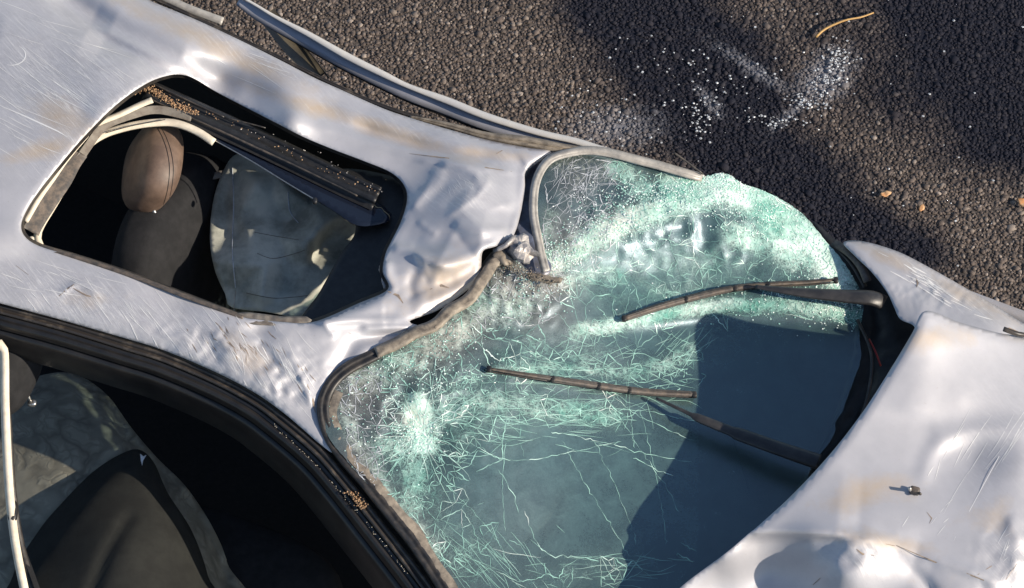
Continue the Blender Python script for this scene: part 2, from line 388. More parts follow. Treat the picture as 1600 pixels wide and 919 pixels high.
def glass_mat():
    p = NT('shattered_laminated_glass'); craze = p.attr('craze'); film_shade = p.attr('film_shade'); warm = p.attr('warm')
    v1 = p.n('ShaderNodeTexVoronoi', feature='DISTANCE_TO_EDGE', i_Vector=p.co, i_Scale=135).outputs['Distance']
    v2 = p.n('ShaderNodeTexVoronoi', feature='DISTANCE_TO_EDGE', i_Vector=p.co, i_Scale=48).outputs['Distance']
    nz = p.noise(22, 6, .7); nf = p.noise(240, 3, .7); nl = p.noise(9, 5, .65)
    e1 = p.ramp(v1, .02, .16, c(1, 1, 1), c(0, 0, 0)); e2 = p.ramp(v2, .01, .08, c(1, 1, 1), c(0, 0, 0))
    edges = p.math('MAXIMUM', e1, p.math('MULTIPLY', e2, .9))
    nm = p.noise(75, 5, .75); body = p.math('ADD', p.math('MULTIPLY', edges, .40), p.math('ADD', p.math('MULTIPLY', p.ramp(nf, .42, .62), .35), p.math('MULTIPLY', p.ramp(nm, .40, .60), .6)))
    cm = p.math('ADD', craze, p.math('MULTIPLY', p.math('SUBTRACT', nz, .5), p.math('MULTIPLY', 1.9, p.math('MINIMUM', craze, p.math('SUBTRACT', 1.15, craze)))), True)
    patch = p.ramp(p.noise(34, 6, .75, dist=.6), .36, .62, c(.55, .55, .55)); white = p.math('MULTIPLY', p.math('MULTIPLY', cm, patch), p.math('ADD', body, p.math('MULTIPLY', cm, .65)), True)
    dust = p.math('MULTIPLY', film_shade, p.math('ADD', .5, p.math('ADD', p.math('MULTIPLY', nl, 1.0), p.math('ADD', p.math('MULTIPLY', p.ramp(p.noise(16, 7, .8, dist=.5), .42, .7), .9), p.math('MULTIPLY', p.ramp(nf, .4, .75), .5)))), True)  # dust film together with the bonnet's shadow step from film_shade
    cov = p.math('MAXIMUM', white, dust)
    mint = p.mix(p.math('MULTIPLY', cm, p.ramp(nl, .35, .65)), c(.16, .42, .35), c(.84, .94, .89))
    colr = p.mix(p.ramp(white, .15, .55), c(.15, .285, .275), mint)
    colr = p.mix(warm, colr, p.mix(p.ramp(nz, .3, .7), c(.42, .36, .30), c(.70, .68, .64)))
    diff = p.n('ShaderNodeBsdfDiffuse', i_Color=colr, i_Roughness=.4)
    tr = p.n('ShaderNodeBsdfTransparent', i_Color=c(.56, .73, .72))
    bm = p.n('ShaderNodeBump', i_Height=p.math('ADD', p.math('MULTIPLY', nz, 1.0), p.math('MULTIPLY', p.math('MULTIPLY', e1, cm), .5)), i_Strength=.4, i_Distance=.002)
    gl = p.n('ShaderNodeBsdfGlossy', i_Color=c(.7, .85, 1.0), i_Roughness=p.math('ADD', .34, p.math('MULTIPLY', cm, .4)), i_Normal=bm.outputs[0])
    fr = p.n('ShaderNodeFresnel', i_IOR=1.5)
    a = p.n('ShaderNodeMixShader', i_0=cov); p.l(tr.outputs[0], a.inputs[1]); p.l(diff.outputs[0], a.inputs[2])
    b = p.n('ShaderNodeMixShader', i_0=p.math('MULTIPLY', fr.outputs[0], p.math('SUBTRACT', 2.9, p.math('MULTIPLY', cm, 2.8)), True)); p.l(a.outputs[0], b.inputs[1]); p.l(gl.outputs[0], b.inputs[2])
    p.l(b.outputs[0], p.out.inputs['Surface']); return p.m
GLASS = glass_mat()
def crack_mat():
    p = NT('glass_cracks'); t = p.attr('tone'); r = p.n('ShaderNodeValToRGB', i_Fac=t); e = r.color_ramp.elements
    e[0].color = c(.16, .32, .29); e[1].color = c(.90, .94, .92); x = e.new(.6); x.color = c(.38, .66, .57)
    p.set(Base_Color=r.outputs['Color'], Roughness=.35, Specular_IOR_Level=.8); return p.m
CRACK = crack_mat()
FROST = simple('frosted_glass_crumb', (.55, .58, .62), .4, (.35, .37, .40), 80, bump=0)
def tint_glass():
    p = NT('dark_sunroof_glass'); p.set(Base_Color=c(.010, .014, .026), Roughness=.12); p.bump(p.noise(20, 3), .05); return p.m
TINT = tint_glass()

def tag(o, label=None, cat=None, group=None, kind=None):
    for k, v in (('label', label), ('category', cat), ('group', group), ('kind', kind)):
        if v: o[k] = v
    return o
def empty(name, loc, parent=None):
    o = bpy.data.objects.new(name, None); COL.objects.link(o); o.empty_display_size = .1
    if parent is None: o.location = loc
    else: hang(o, parent)
    return o
def gauss(lst):
    def f(X, Y):
        Z = np.zeros(X.shape)
        for (x, y, rx, ry, a, ang) in lst:
            q, s = math.cos(R(ang)), math.sin(R(ang)); u = ((X-x)*q+(Y-y)*s)/rx; v = (-(X-x)*s+(Y-y)*q)/ry
            Z = np.maximum(Z, a*np.exp(-(u*u+v*v)))
        return Z
    return f

def shaded_creases():  # creased cloth with branch shadows painted into its colour as dark lines
    p = NT('branch_shaded_olive_cloth'); q = p.n('ShaderNodeTexNoise', i_Vector=p.co, i_Scale=6.0, i_Detail=4.0); m = p.n('ShaderNodeVectorMath', operation='MULTIPLY_ADD'); p.l(q.outputs['Color'], m.inputs[0]); m.inputs[1].default_value = (.22, .22, .22); p.l(p.co, m.inputs[2])
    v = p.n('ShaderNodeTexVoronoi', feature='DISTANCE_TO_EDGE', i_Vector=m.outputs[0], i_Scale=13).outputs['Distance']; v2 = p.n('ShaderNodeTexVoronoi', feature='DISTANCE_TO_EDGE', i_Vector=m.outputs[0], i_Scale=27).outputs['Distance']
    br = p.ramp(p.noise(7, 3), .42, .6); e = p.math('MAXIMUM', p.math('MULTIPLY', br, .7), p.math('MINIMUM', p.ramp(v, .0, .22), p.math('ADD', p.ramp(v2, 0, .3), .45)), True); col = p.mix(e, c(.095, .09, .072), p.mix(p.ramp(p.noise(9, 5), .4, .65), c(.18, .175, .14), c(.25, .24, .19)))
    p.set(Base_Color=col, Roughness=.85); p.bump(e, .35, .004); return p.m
SHADED_CREASES = shaded_creases()

# ------------------------------------------------------------------ the road
def build_road():
    n = 40; V = [(-300+600*i/n, -300+600*j/n, 0) for j in range(n+1) for i in range(n+1)]
    F = [(j*(n+1)+i, j*(n+1)+i+1, (j+1)*(n+1)+i+1, (j+1)*(n+1)+i) for j in range(n) for i in range(n)]
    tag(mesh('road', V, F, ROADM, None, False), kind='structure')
    t = (1+5**.5)/2
    ico = np.array([(-1, t, 0), (1, t, 0), (-1, -t, 0), (1, -t, 0), (0, -1, t), (0, 1, t), (0, -1, -t), (0, 1, -t), (t, 0, -1), (t, 0, 1), (-t, 0, -1), (-t, 0, 1)])/math.hypot(1, t)
    fc = np.array([(0, 11, 5), (0, 5, 1), (0, 1, 7), (0, 7, 10), (0, 10, 11), (1, 5, 9), (5, 11, 4), (11, 10, 2), (10, 7, 6), (7, 1, 8), (3, 9, 4), (3, 4, 2), (3, 2, 6), (3, 6, 8), (3, 8, 9), (4, 9, 5), (2, 4, 11), (6, 2, 10), (8, 6, 7), (9, 8, 1)])
    pitch = .0090; xs, ys = np.meshgrid(np.arange(-1.25, 1.85, pitch), np.arange(.42, 2.15, pitch*.87)); xs = xs+(np.arange(xs.shape[0]) % 2)[:, None]*pitch/2
    x = xs.ravel()+rng.normal(0, .0024, xs.size); y = ys.ravel()+rng.normal(0, .0024, xs.size); N = len(x)
    keep = rng.random(N) < .93; x, y = x[keep], y[keep]; N = len(x)
    r = .0044*rng.lognormal(0, .34, N)
    V = ico[None]*(1+rng.normal(0, .14, (N, 12, 1)))
    a = rng.random(N)*6.28; ca, sa = np.cos(a)[:, None], np.sin(a)[:, None]
    V = V*np.array([1.25, .95, .40]); V = np.stack([V[..., 0]*ca-V[..., 1]*sa, V[..., 0]*sa+V[..., 1]*ca, V[..., 2]], -1)*r[:, None, None]
    V[..., 0] += x[:, None]; V[..., 1] += y[:, None]; V[..., 2] += (rng.random(N)*.0022-.0002)[:, None]
    me = bpy.data.meshes.new('road_stones'); nv = N*12; nf = N*20
    me.vertices.add(nv); me.vertices.foreach_set('co', V.reshape(-1).astype(np.float32))
    FI = (fc[None]+(np.arange(N)*12)[:, None, None]).reshape(-1)
    me.loops.add(nf*3); me.loops.foreach_set('vertex_index', FI.astype(np.int32))
    me.polygons.add(nf); me.polygons.foreach_set('loop_start', (np.arange(nf)*3).astype(np.int32)); me.update(calc_edges=True)
    at = me.attributes.new('tint', 'FLOAT', 'POINT'); at.data.foreach_set('value', np.repeat(rng.random(N), 12).astype(np.float32))
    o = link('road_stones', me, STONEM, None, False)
    tag(o, 'coarse brown grey chippings forming the rough asphalt surface', 'asphalt stones', kind='stuff')
build_road()

# ------------------------------------------------------------------ the wrecked car
car = empty('wrecked_car', (0.1, -0.2, 0)); 
tag(car, 'crushed silver car with open sunroof, shattered windscreen and buckled bonnet', 'car')

# --- roof
roofF = Field([(-60, -40, 1.36), (0, 120, 1.385), (0, 300, 1.385), (0, 400, 1.365), (-60, 300, 1.39), (0, 470, 1.335), (230, 0, 1.30), (150, 120, 1.380), (300, 30, 1.298), (360, 60, 1.29),
  (430, 92, 1.280), (530, 140, 1.268), (650, 190, 1.256), (760, 220, 1.25), (860, 238, 1.235), (300, 108, 1.322), (230, 130, 1.372), (90, 260, 1.382), (32, 350, 1.372),
  (345, 125, 1.262), (400, 163, 1.270), (450, 188, 1.296), (500, 215, 1.268), (570, 250, 1.258), (625, 290, 1.252), (600, 430, 1.30), (490, 505, 1.315), (375, 495, 1.33), (200, 430, 1.35),
  (100, 500, 1.315), (260, 548, 1.29), (400, 610, 1.27), (500, 690, 1.235), (505, 620, 1.262), (600, 530, 1.285), (580, 505, 1.29), (690, 484, 1.262), (750, 430, 1.255), (720, 415, 1.285), (800, 370, 1.262),
  (818, 275, 1.245), (815, 330, 1.243), (740, 310, 1.296), (700, 262, 1.272), (676, 285, 1.262), (650, 340, 1.272), (640, 370, 1.268), (790, 300, 1.268), (655, 440, 1.292)])
# far side: channel beside the sunroof, outer rail, the long ridge behind the front corner
roofF.ridge([(60, -30), (160, 35), (260, 85), (330, 125), (380, 150)], -26, 20).ridge([(110, -30), (230, 34), (330, 84), (430, 128), (500, 160)], 12, 20).ridge([(-40, 40), (60, 60), (160, 95), (250, 112)], 9, 26).ridge([(-60, 120), (40, 140), (160, 175)], -8, 30)
roofF.fold([(140, 42), (200, 72), (250, 98), (305, 119)], -16, 6, 40)
roofF.blob(462, 186, 22, 17, 13, 35).ridge([(462, 186), (500, 199), (560, 217), (640, 237), (700, 249), (780, 266)], 10, 11)
roofF.ridge([(500, 160), (600, 196), (700, 222), (800, 238), (858, 238)], 8, 13).ridge([(540, 192), (620, 217), (700, 238), (790, 254)], -9, 9)
roofF.fold([(866, 238), (830, 262), (822, 268)], 10, 5, 30).ridge([(640, 250), (684, 256), (740, 262), (818, 272)], 6, 5, 'c')
# front crumple
roofF.ridge([(684, 256), (688, 275), (676, 292), (655, 308), (645, 330)], 9, 9).ridge([(684, 256), (715, 260), (742, 272), (756, 292)], 9, 7)
roofF.ridge([(690, 330), (720, 300), (750, 290)], -6, 8).ridge([(700, 410), (680, 440), (676, 480)], 5, 6, 'c').ridge([(760, 330), (790, 318), (812, 318)], 4, 5, 'c').ridge([(758, 266), (762, 285), (748, 303), (716, 328), (692, 342)], 12, 6, 'c').blob(765, 335, 30, 14, -7, 0)
roofF.ridge([(820, 270), (815, 320), (800, 368)], 8, 7, 'g', False).ridge([(705, 345), (745, 358), (796, 362)], 14, 7).ridge([(652, 345), (672, 360), (686, 368)], 10, 6, 'c')
roofF.blob(694, 378, 28, 13, -30, -8).ridge([(645, 388), (668, 406), (694, 412), (735, 398), (790, 374)], 20, 9).ridge([(608, 388), (640, 390), (660, 412), (664, 440)], 14, 8)
roofF.ridge([(604, 405), (606, 430), (620, 458)], 14, 7).ridge([(652, 418), (640, 446), (650, 468)], -16, 8).blob(712, 440, 40, 13, -12, -25).ridge([(640, 482), (700, 456), (745, 428), (753, 394)], 10, 8)
roofF.fold([(480, 503), (560, 480), (600, 462), (622, 470)], 13, 6, 30).ridge([(490, 505), (560, 500), (640, 500)], 7, 6)
roofF.blob(600, 526, 36, 8, -18, -8).ridge([(500, 500), (512, 512), (524, 528)], 7, 4, 'c').blob(405, 517, 22, 13, -13).blob(538, 562, 14, 30, -14, 35).ridge([(560, 512), (600, 512), (650, 512)], 6, 6)
# near rail, bent and scraped
roofF.ridge([(-40, 440), (120, 480), (260, 525), (400, 585), (480, 650)], 8, 20).ridge([(-60, 400), (60, 410), (200, 450), (330, 492)], -6, 16).blob(-10, 365, 60, 30, 10, 0)
roofF.ridge([(90, 462), (118, 444), (130, 446), (160, 466)], 8, 4, 'c').ridge([(335, 515), (352, 540), (375, 560)], 10, 6, 'c').ridge([(400, 530), (425, 560), (440, 590)], -13, 6, 'c').ridge([(450, 545), (475, 600), (488, 640)], 12, 6, 'c').ridge([(300, 520), (330, 545), (345, 575)], -7, 6, 'c')
roofF.rough(330, 540, 140, 34, 4, 24, 1).rough(430, 590, 60, 40, 6, 18, 1).rough(700, 440, 60, 30, 3, 40, 1).rough(100, 130, 260, 200, 4, 110).rough(600, 200, 300, 60, 3, 80)
roofF.ridge([(700, 350), (745, 366), (800, 372)], 10, 6, 'c').ridge([(610, 405), (650, 398), (700, 420), (750, 402), (798, 376)], 14, 9, 'c').ridge([(625, 470), (690, 440), (740, 410), (792, 380)], -9, 7, 'c').ridge([(684, 258), (664, 300), (640, 330)], 8, 8, 'c').ridge([(640, 395), (662, 425), (668, 450)], -10, 6, 'c').ridge([(748, 275), (768, 310), (808, 330)], 6, 7, 'c')
roofF.facets(716, 350, 110, 110, 30, 4.5, .6).facets(390, 560, 90, 50, 20, 2.2, .6).facets(640, 450, 60, 45, 19, 2.2, .6).facets(120, 470, 90, 26, 24, 1.5, .5)
roof_out = [(-90, -70), (100, -70), (215, -8), (300, 28), (365, 58), (430, 90), (490, 121), (530, 139), (600, 170), (650, 187), (700, 202), (760, 218), (820, 230), (866, 237), (845, 252), (826, 264), (820, 272), (820, 300), (813, 335), (806, 360), (796, 376), (772, 386), (755, 392), (752, 412), (751, 430), (744, 441), (723, 459), (684, 485), (640, 502),
  (655, 511), (625, 528), (590, 545), (560, 560), (530, 580), (508, 605), (500, 635), (506, 668), (520, 706), (500, 694), (470, 668), (440, 643), (400, 615), (340, 583), (260, 549), (200, 530), (100, 501), (0, 474), (-90, 450)]
hole = [(33, 352), (42, 328), (60, 300), (90, 262), (130, 215), (180, 165), (228, 131), (262, 118), (286, 117), (306, 124), (345, 147), (420, 186), (470, 212), (520, 233), (570, 252), (610, 269), (631, 289), (636, 312), (627, 345), (611, 378), (602, 398), (598, 425), (606, 452), (560, 474), (490, 503), (440, 503), (400, 499), (375, 494), (300, 466), (200, 428), (120, 402), (65, 386), (40, 371)]
roof = sheet('roof_panel', roof_out, roofF, PAINT, car, holes=[hole], step=4.5, hem=(4, 5), holehem=(3, 5),
  attrs={'dirt': gauss([(100, 180, 60, 30, .9, 20), (60, 235, 60, 16, .9, -15), (330, 70, 220, 18, .8, 26), (560, 190, 220, 14, .9, 18), (700, 440, 90, 40, .8, -20), (760, 240, 80, 12, .9, 5), (230, 560, 100, 20, .3, 0), (390, 560, 60, 30, .6, 30), (130, 470, 60, 20, .5, 0)]),
         'scuff': gauss([(130, 470, 170, 45, 1, 15), (330, 540, 150, 50, 1, 25), (440, 590, 60, 60, 1, 40), (100, 130, 230, 110, .8, 25), (400, 80, 150, 30, .7, 25), (620, 200, 200, 20, .5, 15), (90, 230, 90, 60, .6, 0), (720, 300, 60, 40, .7, 0)])})

def scratch_lines(cx, cy, n, ang, spread, ln, sx, sy, wd=(.35, .8)):
    out = []
    for _ in range(n):
        x = cx+random.gauss(0, sx); y = cy+random.gauss(0, sy); a = R(ang+random.gauss(0, spread)); L = ln*random.uniform(.3, 1.3); k = 8
        cv = random.gauss(0, .05); P = []
        for i in range(k): t = i/(k-1); P.append((x+L*t*math.cos(a+cv*t), y+L*t*math.sin(a+cv*t)))
        if all(not HSP(p) and ROP(p) for p in P): out.append((P, random.uniform(*wd)))
    return out
HSP = Mask(spline(hole, closed=True)); ROP = Mask(spline(roof_out, closed=True))
sl_ = []
for a in ((60, 110, 26, 33, 2.5, 90, 50, 28, (.2, .5)), (120, 130, 22, 36, 2.5, 80, 50, 20, (.2, .5)), (20, 200, 12, 26, 3, 90, 30, 40, (.2, .5)), (40, 50, 8, 20, 3, 90, 50, 20, (.2, .4)), (150, 480, 50, 52, 5, 45, 100, 18, (.25, .6)), (330, 540, 44, 60, 5, 40, 80, 20, (.25, .7)), (430, 570, 26, 62, 5, 40, 30, 20, (.25, .7)), (60, 430, 16, 20, 6, 60, 60, 10, (.2, .5)), (380, 95, 14, 24, 5, 60, 60, 14, (.2, .5)), (720, 285, 20, 60, 20, 14, 16, 10, (.2, .4))):
    sl_ += scratch_lines(*a)
arc = [(30+22*math.cos(t)-12, 88+16*math.sin(t)-2) for t in np.linspace(-1.0, 1.9, 14)]
sl_ += [(arc, .9), ([(0, 165), (40, 182), (90, 205), (105, 214)], 1.1), ([(5, 190), (24, 213)], .9)]
ribbons('scratches', sl_, SCRATCH, roof, roofF, .6)
gl_ = [([(92, 463), (104, 452), (116, 444)], 1.3), ([(114, 450), (135, 462), (156, 466)], 1.3), ([(350, 522), (362, 540), (372, 548)], 1.3), ([(480, 600), (489, 625), (493, 645)], 1.6), ([(425, 560), (436, 580), (440, 598)], 1.2), ([(672, 452), (690, 446), (702, 450)], 2), ([(776, 240), (785, 235)], 2.2), ([(25, 415), (45, 430)], 1.0), ([(606, 455), (622, 462), (630, 474)], 2.2), ([(545, 520), (560, 528)], 1), ([(342, 512), (351, 526)], 1.0), ([(640, 240), (700, 247), (760, 262), (800, 268)], .8)]
for _ in range(46): 
    x = random.gauss(390, 60); y = 480+.38*(x-260)+random.gauss(14, 16); a = R(random.gauss(58, 15)); L = random.uniform(5, 18); gl_.append(([(x, y), (x+L*.5*math.cos(a), y+L*.5*math.sin(a)), (x+L*math.cos(a), y+L*math.sin(a))], random.uniform(.4, .9)))
gl_ = [g for g in gl_ if all(ROP(p) and not HSP(p) for p in g[0])]
ribbons('gouges', gl_, GOUGE, roof, roofF, .5)

# --- sunroof opening
H = spline(hole, closed=True, step=5); Hz = roofF(H[:, 0], H[:, 1])
def ringwall(name, inset, d0, d1, mat, parent, idx=None):
    """the turned-down wall of the opening"""
    cx, cy = 330, 320; n = len(H); V = []
    T = np.roll(H, -1, 0)-np.roll(H, 1, 0); T /= np.linalg.norm(T, axis=1)[:, None]; N = np.c_[-T[:, 1], T[:, 0]]
    for i in range(n):
        for k, (o, d) in enumerate(((0, d0), (inset*.3, (d0+d1)/2), (inset, d1))): 
            V.append(W(H[i, 0]+N[i, 0]*o, H[i, 1]+N[i, 1]*o, Hz[i]-d/1000))
    F = [(i*3+j, ((i+1) % n)*3+j, ((i+1) % n)*3+j+1, i*3+j+1) for i in range(n) for j in range(2)]
    return mesh(name, V, F, mat, parent)
sun_fr = ringwall('sunroof_frame', 5, 3, 26, RUBBER, car)
# cream edges of the headliner at the rear of the opening
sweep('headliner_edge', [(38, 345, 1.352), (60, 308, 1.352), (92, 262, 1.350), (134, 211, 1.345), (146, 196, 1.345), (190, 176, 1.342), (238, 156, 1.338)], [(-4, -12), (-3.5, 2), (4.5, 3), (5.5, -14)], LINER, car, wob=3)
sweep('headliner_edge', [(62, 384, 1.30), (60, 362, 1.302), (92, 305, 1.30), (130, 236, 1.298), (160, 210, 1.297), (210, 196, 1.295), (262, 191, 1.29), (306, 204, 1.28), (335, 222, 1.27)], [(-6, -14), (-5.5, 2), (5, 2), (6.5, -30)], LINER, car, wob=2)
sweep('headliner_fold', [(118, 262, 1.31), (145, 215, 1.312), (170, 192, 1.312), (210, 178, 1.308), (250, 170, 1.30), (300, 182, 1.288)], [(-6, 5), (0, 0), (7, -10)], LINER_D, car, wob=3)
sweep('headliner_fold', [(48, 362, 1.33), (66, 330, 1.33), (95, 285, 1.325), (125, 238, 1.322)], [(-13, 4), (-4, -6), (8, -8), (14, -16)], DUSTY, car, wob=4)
tube('seam_line', [(165, 208, 1.306), (205, 197, 1.304), (258, 187, 1.30)], .0012, RUBBER, car, 5)
puff('clip', W(49, 375, 1.33), (.007, .009, .006), LINER, car, nu=12, nv=8)
# guide rail along the far side with dirt
rail = sweep('guide_rail', [(228, 140, 1.315), (300, 172, 1.295), (380, 208, 1.272), (460, 246, 1.255), (540, 285, 1.245), (590, 308, 1.243)], [(-17, -22), (-14, -6), (-11, -6), (-9, -13), (0, -15), (2, -4), (9, -3), (11, -16), (17, -22), (23, -22)], PLASTIC, car, step=9)
sweep('guide_rail_strip', [(232, 150, 1.303), (300, 180, 1.283), (380, 218, 1.26), (460, 255, 1.245), (560, 303, 1.233)], [(-4.5, 0), (-4, 5), (3.5, 5), (5, 0)], DUSTY, car, step=9)
tube('guide_rail_cable', [(236, 130, 1.31), (300, 160, 1.30), (350, 183, 1.285)], .0022, TRIM, car, 6)
tube('guide_rail_cable', [(352, 184, 1.28), (385, 192, 1.285), (415, 200, 1.28)], .0018, TRIM, car, 6)
def grit(name, path, n, spread, rad, mat, parent, zoff=0.006):
    P = spline(path, step=4); V = []; F = []
    for _ in range(n):
        p = P[random.randrange(len(P))]; x = p[0]+random.gauss(0, spread); y = p[1]+random.gauss(0, spread*.6); r = rad*random.uniform(.4, 1.5)
        q = W(x, y, p[2]+zoff+random.uniform(-.002, .004)); b = len(V)
        for d in ((1, 0, 0), (-1, 0, 0), (0, 1, 0), (0, -1, 0), (0, 0, 1), (0, 0, -1)): V.append(q+np.array(d)*r*random.uniform(.5, 1.4))
        F += [(b+a, b+e, b+g) for a, e, g in ((0, 2, 4), (2, 1, 4), (1, 3, 4), (3, 0, 4), (2, 0, 5), (1, 2, 5), (3, 1, 5), (0, 3, 5))]
    o = mesh(name, V, F, mat, parent, False); o['kind'] = 'stuff'; return o
grit('rusty_debris', [(212, 142, 1.30), (232, 138, 1.305), (255, 152, 1.30), (285, 168, 1.292), (305, 176, 1.288)], 520, 4.0, .0019, RUST, rail)
grit('rusty_debris', [(300, 172, 1.29), (380, 200, 1.275), (420, 222, 1.262), (500, 262, 1.248), (590, 300, 1.24)], 50, 5, .0018, RUST, rail)
grit('grey_debris', [(350, 198, 1.28), (440, 220, 1.262), (520, 258, 1.25), (600, 297, 1.24)], 30, 8, .0016, TORN, rail)
# the glass panel slid forward and down
panF = Field([(300, 190, 1.262), (560, 350, 1.225), (600, 290, 1.205), (360, 205, 1.24), (630, 330, 1.21)])
pan = sheet('sunroof_glass', [(262, 172), (330, 200), (420, 240), (520, 288), (600, 322), (608, 345), (560, 352), (520, 328), (455, 288), (390, 248), (330, 214)], panF, TINT, car, step=9, thick=4)
tube('glass_rim', [(322, 212, 1.262), (390, 250, 1.252), (455, 290, 1.243), (492, 312, 1.238)], .0016, METAL, pan, 6)
puff('rail_stop', W(492, 314, 1.25), (.006, .009, .006), PLASTIC, pan, nu=12, nv=8)
shF = Field([(500, 360, 1.20), (640, 300, 1.205), (600, 470, 1.20), (480, 500, 1.20), (560, 420, 1.192)])
sheet('sunshade_frame', [(520, 270), (600, 272), (640, 300), (622, 370), (606, 470), (540, 510), (468, 510), (500, 455), (530, 400), (556, 352)], shF, PLASTIC, car, step=8, thick=5)
sheet('torn_headliner', [(385, 488), (440, 494), (480, 495), (484, 505), (440, 508), (395, 506), (360, 494)], Field([(385, 488, 1.32), (480, 494, 1.31), (430, 508, 1.32)]).rough(430, 500, 60, 20, 4, 10), LINER_D, car, step=4)
sweep('opening_lip', [(60, 386, 1.352), (120, 403, 1.352), (200, 430, 1.346), (300, 468, 1.335), (380, 497, 1.326)], [(-5, -12), (-3, 2), (1.5, 3), (2.5, 0)], DUSTY, car)
puff('torn_bracket', W(604, 432, 1.262), (.014, .035, .012), TORN, car, rot=(0, 0, .2), warp=.5, sc=60, nu=18, nv=12)

# --- inside the car
def box(name, pts, z0, z1, mat, parent):
    n = len(pts); V = [tuple(p)+(z0,) for p in pts]+[tuple(p)+(z1,) for p in pts]
    F = [tuple(range(n))[::-1], tuple(range(n, 2*n))]+[(i, (i+1) % n, n+(i+1) % n, n+i) for i in range(n)]
    return mesh(name, V, F, mat, parent, False)
A_ = np.array([.90, -.42]); A_ /= np.linalg.norm(A_); B_ = np.array([-A_[1], A_[0]])   # towards the front; towards the far side
def car_xy(a, b): p = np.array([-.15, .05])+A_*a+B_*b; return (p[0], p[1])
box('cabin_floor', [car_xy(-2.0, -.95), car_xy(.95, -.8), car_xy(.95, .58), car_xy(-2.0, .58)], .28, .34, CARPET, car)
def inner_wall(name, edge, z1, mat, dx=0):
    E = spline(edge, step=20); V = []
    for e in E:
        q = W(e[0], e[1], e[2])
        for k in range(5): V.append((q[0], q[1], q[2]+(z1-q[2])*k/4))
    return mesh(name, V, [(i*5+j, (i+1)*5+j, (i+1)*5+j+1, i*5+j+1) for i in range(len(E)-1) for j in range(4)], mat, car)
inner_wall('far_side_trim', [(-700, -430, 1.26), (-200, -190, 1.26), (100, -50, 1.26), (240, 12, 1.25), (370, 78, 1.24), (430, 108, 1.23), (540, 158, 1.22), (660, 206, 1.21), (780, 238, 1.2), (860, 262, 1.18)], .30, CARPET)
inner_wall('front_bulkhead', [(860, 262, 1.1), (1040, 420, .92), (1150, 700, .9), (1200, 900, .85)], .3, CARPET)
inner_wall('rear_bulkhead', [(-700, -430, 1.2), (-800, 300, 1.2), (-750, 900, 1.2)], .30, CARPET)
seatF = empty('front_seat', None, car)
for nm, px, py, z, rad, rot, mat, wp in (('seat_back', 300, 430, .84, (.085, .25, .30), (0, -.28, -.42), DARKFAB, .08), ('seat_cushion', 420, 400, .60, (.27, .26, .10), (0, 0, -.42), DARKFAB, .06)):
    puff(nm, W(px, py, z), rad, mat, seatF, rot, e=3.2, warp=wp, sc=6)
hr = puff('headrest', W(238, 262, 1.17), (.096, .110, .058), LEATHER, seatF, (0.0, -1.08, -.05), e=2.7, warp=.03, sc=10)
for dx in (0, 6): thread('headrest_seam', hr, [(244+dx, 196), (254+dx, 215), (262+dx, 240), (265+dx, 268), (261+dx, 300), (252+dx, 330)], .0009, RUBBER, hr)
for (x, y) in ((240, 328), (256, 300)): tube('headrest_post', [(x, y, 1.14), (x+13, y+30, 1.08)], .0045, METAL, hr, 8)
# hanging deflated airbag seen through the opening
abF = Field([(335, 300, 1.05), (330, 400, 1.04), (365, 470, 1.03), (370, 260, 1.06), (450, 260, 1.07), (560, 350, 1.05), (540, 420, 1.03), (480, 490, 1.03), (450, 370, 1.09)])
abF.ridge([(363, 250), (364, 330), (362, 400), (370, 460)], 14, 6).ridge([(450, 300), (455, 330), (470, 345)], 10, 7).ridge([(395, 362), (430, 368), (468, 374)], -12, 5).ridge([(400, 395), (430, 402), (470, 392)], -10, 7).ridge([(380, 455), (430, 468), (490, 460)], 12, 8).rough(440, 380, 110, 110, 14, 45, 1).facets(440, 370, 120, 130, 30, 34, .85)
bag = sheet('deflated_airbag', [(372, 240), (350, 265), (334, 310), (328, 370), (335, 420), (352, 460), (362, 480), (420, 488), (480, 496), (530, 470), (560, 400), (580, 340), (500, 270), (430, 235)], abF, AIRBAG, car, step=6, thick=2)
for L in ([(363, 262), (365, 320), (363, 390), (368, 450)], [(450, 300), (453, 330), (466, 348)]): thread('airbag_fold_shading', bag, L, .0013, FROST, bag, .002)  # pale threads paint the light along the fold crests
for L in ([(398, 363), (430, 369), (467, 375)], [(402, 396), (426, 404), (455, 398), (476, 391)], [(385, 458), (430, 466), (480, 462)]): thread('airbag_fold_shading', bag, L, .0009, LINER_D, bag, .0004)  # dark threads paint the shade of the folds
tube('airbag_cord', [(368, 455, 1.09), (366, 480, 1.10), (364, 496, 1.12)], .0012, METAL, car, 5)
sweep('grab_strap', [(305, 288, 1.05), (330, 276, 1.06), (365, 268, 1.05)], [(-6, -4), (-5, 4), (5, 4), (6, -4)], LINER_D, car)
# near seat, seen through the open driver's window
seatN = empty('driver_seat', None, car)
sbF = Field([(20, 640, .84), (120, 590, .85), (230, 700, .86), (340, 860, .79), (100, 760, .88), (30, 900, .84), (200, 920, .84), (330, 940, .76), (0, 760, .85)])
sbF.ridge([(225, 700), (290, 770), (340, 860), (360, 940)], -18, 14).ridge([(200, 660), (245, 715), (300, 780)], 14, 13).blob(150, 860, 60, 90, -30, 20)
sheet('seat_back', [(-20, 620), (30, 597), (90, 582), (130, 590), (170, 620), (205, 668), (245, 715), (290, 760), (330, 820), (355, 880), (365, 960), (-40, 960), (-40, 700)], sbF, SHADED_CREASES, seatN, step=7, thick=30, hem=(40, 22))
puff('seat_cushion', W(330, 960, .55), (.30, .26, .10), DARKFAB, seatN, (0, 0, -.42), e=3.2)
hr2 = puff('headrest', W(5, 575, 1.10), (.075, .115, .09), DARKFAB, seatN, (.1, -.2, -.4), e=2.6)
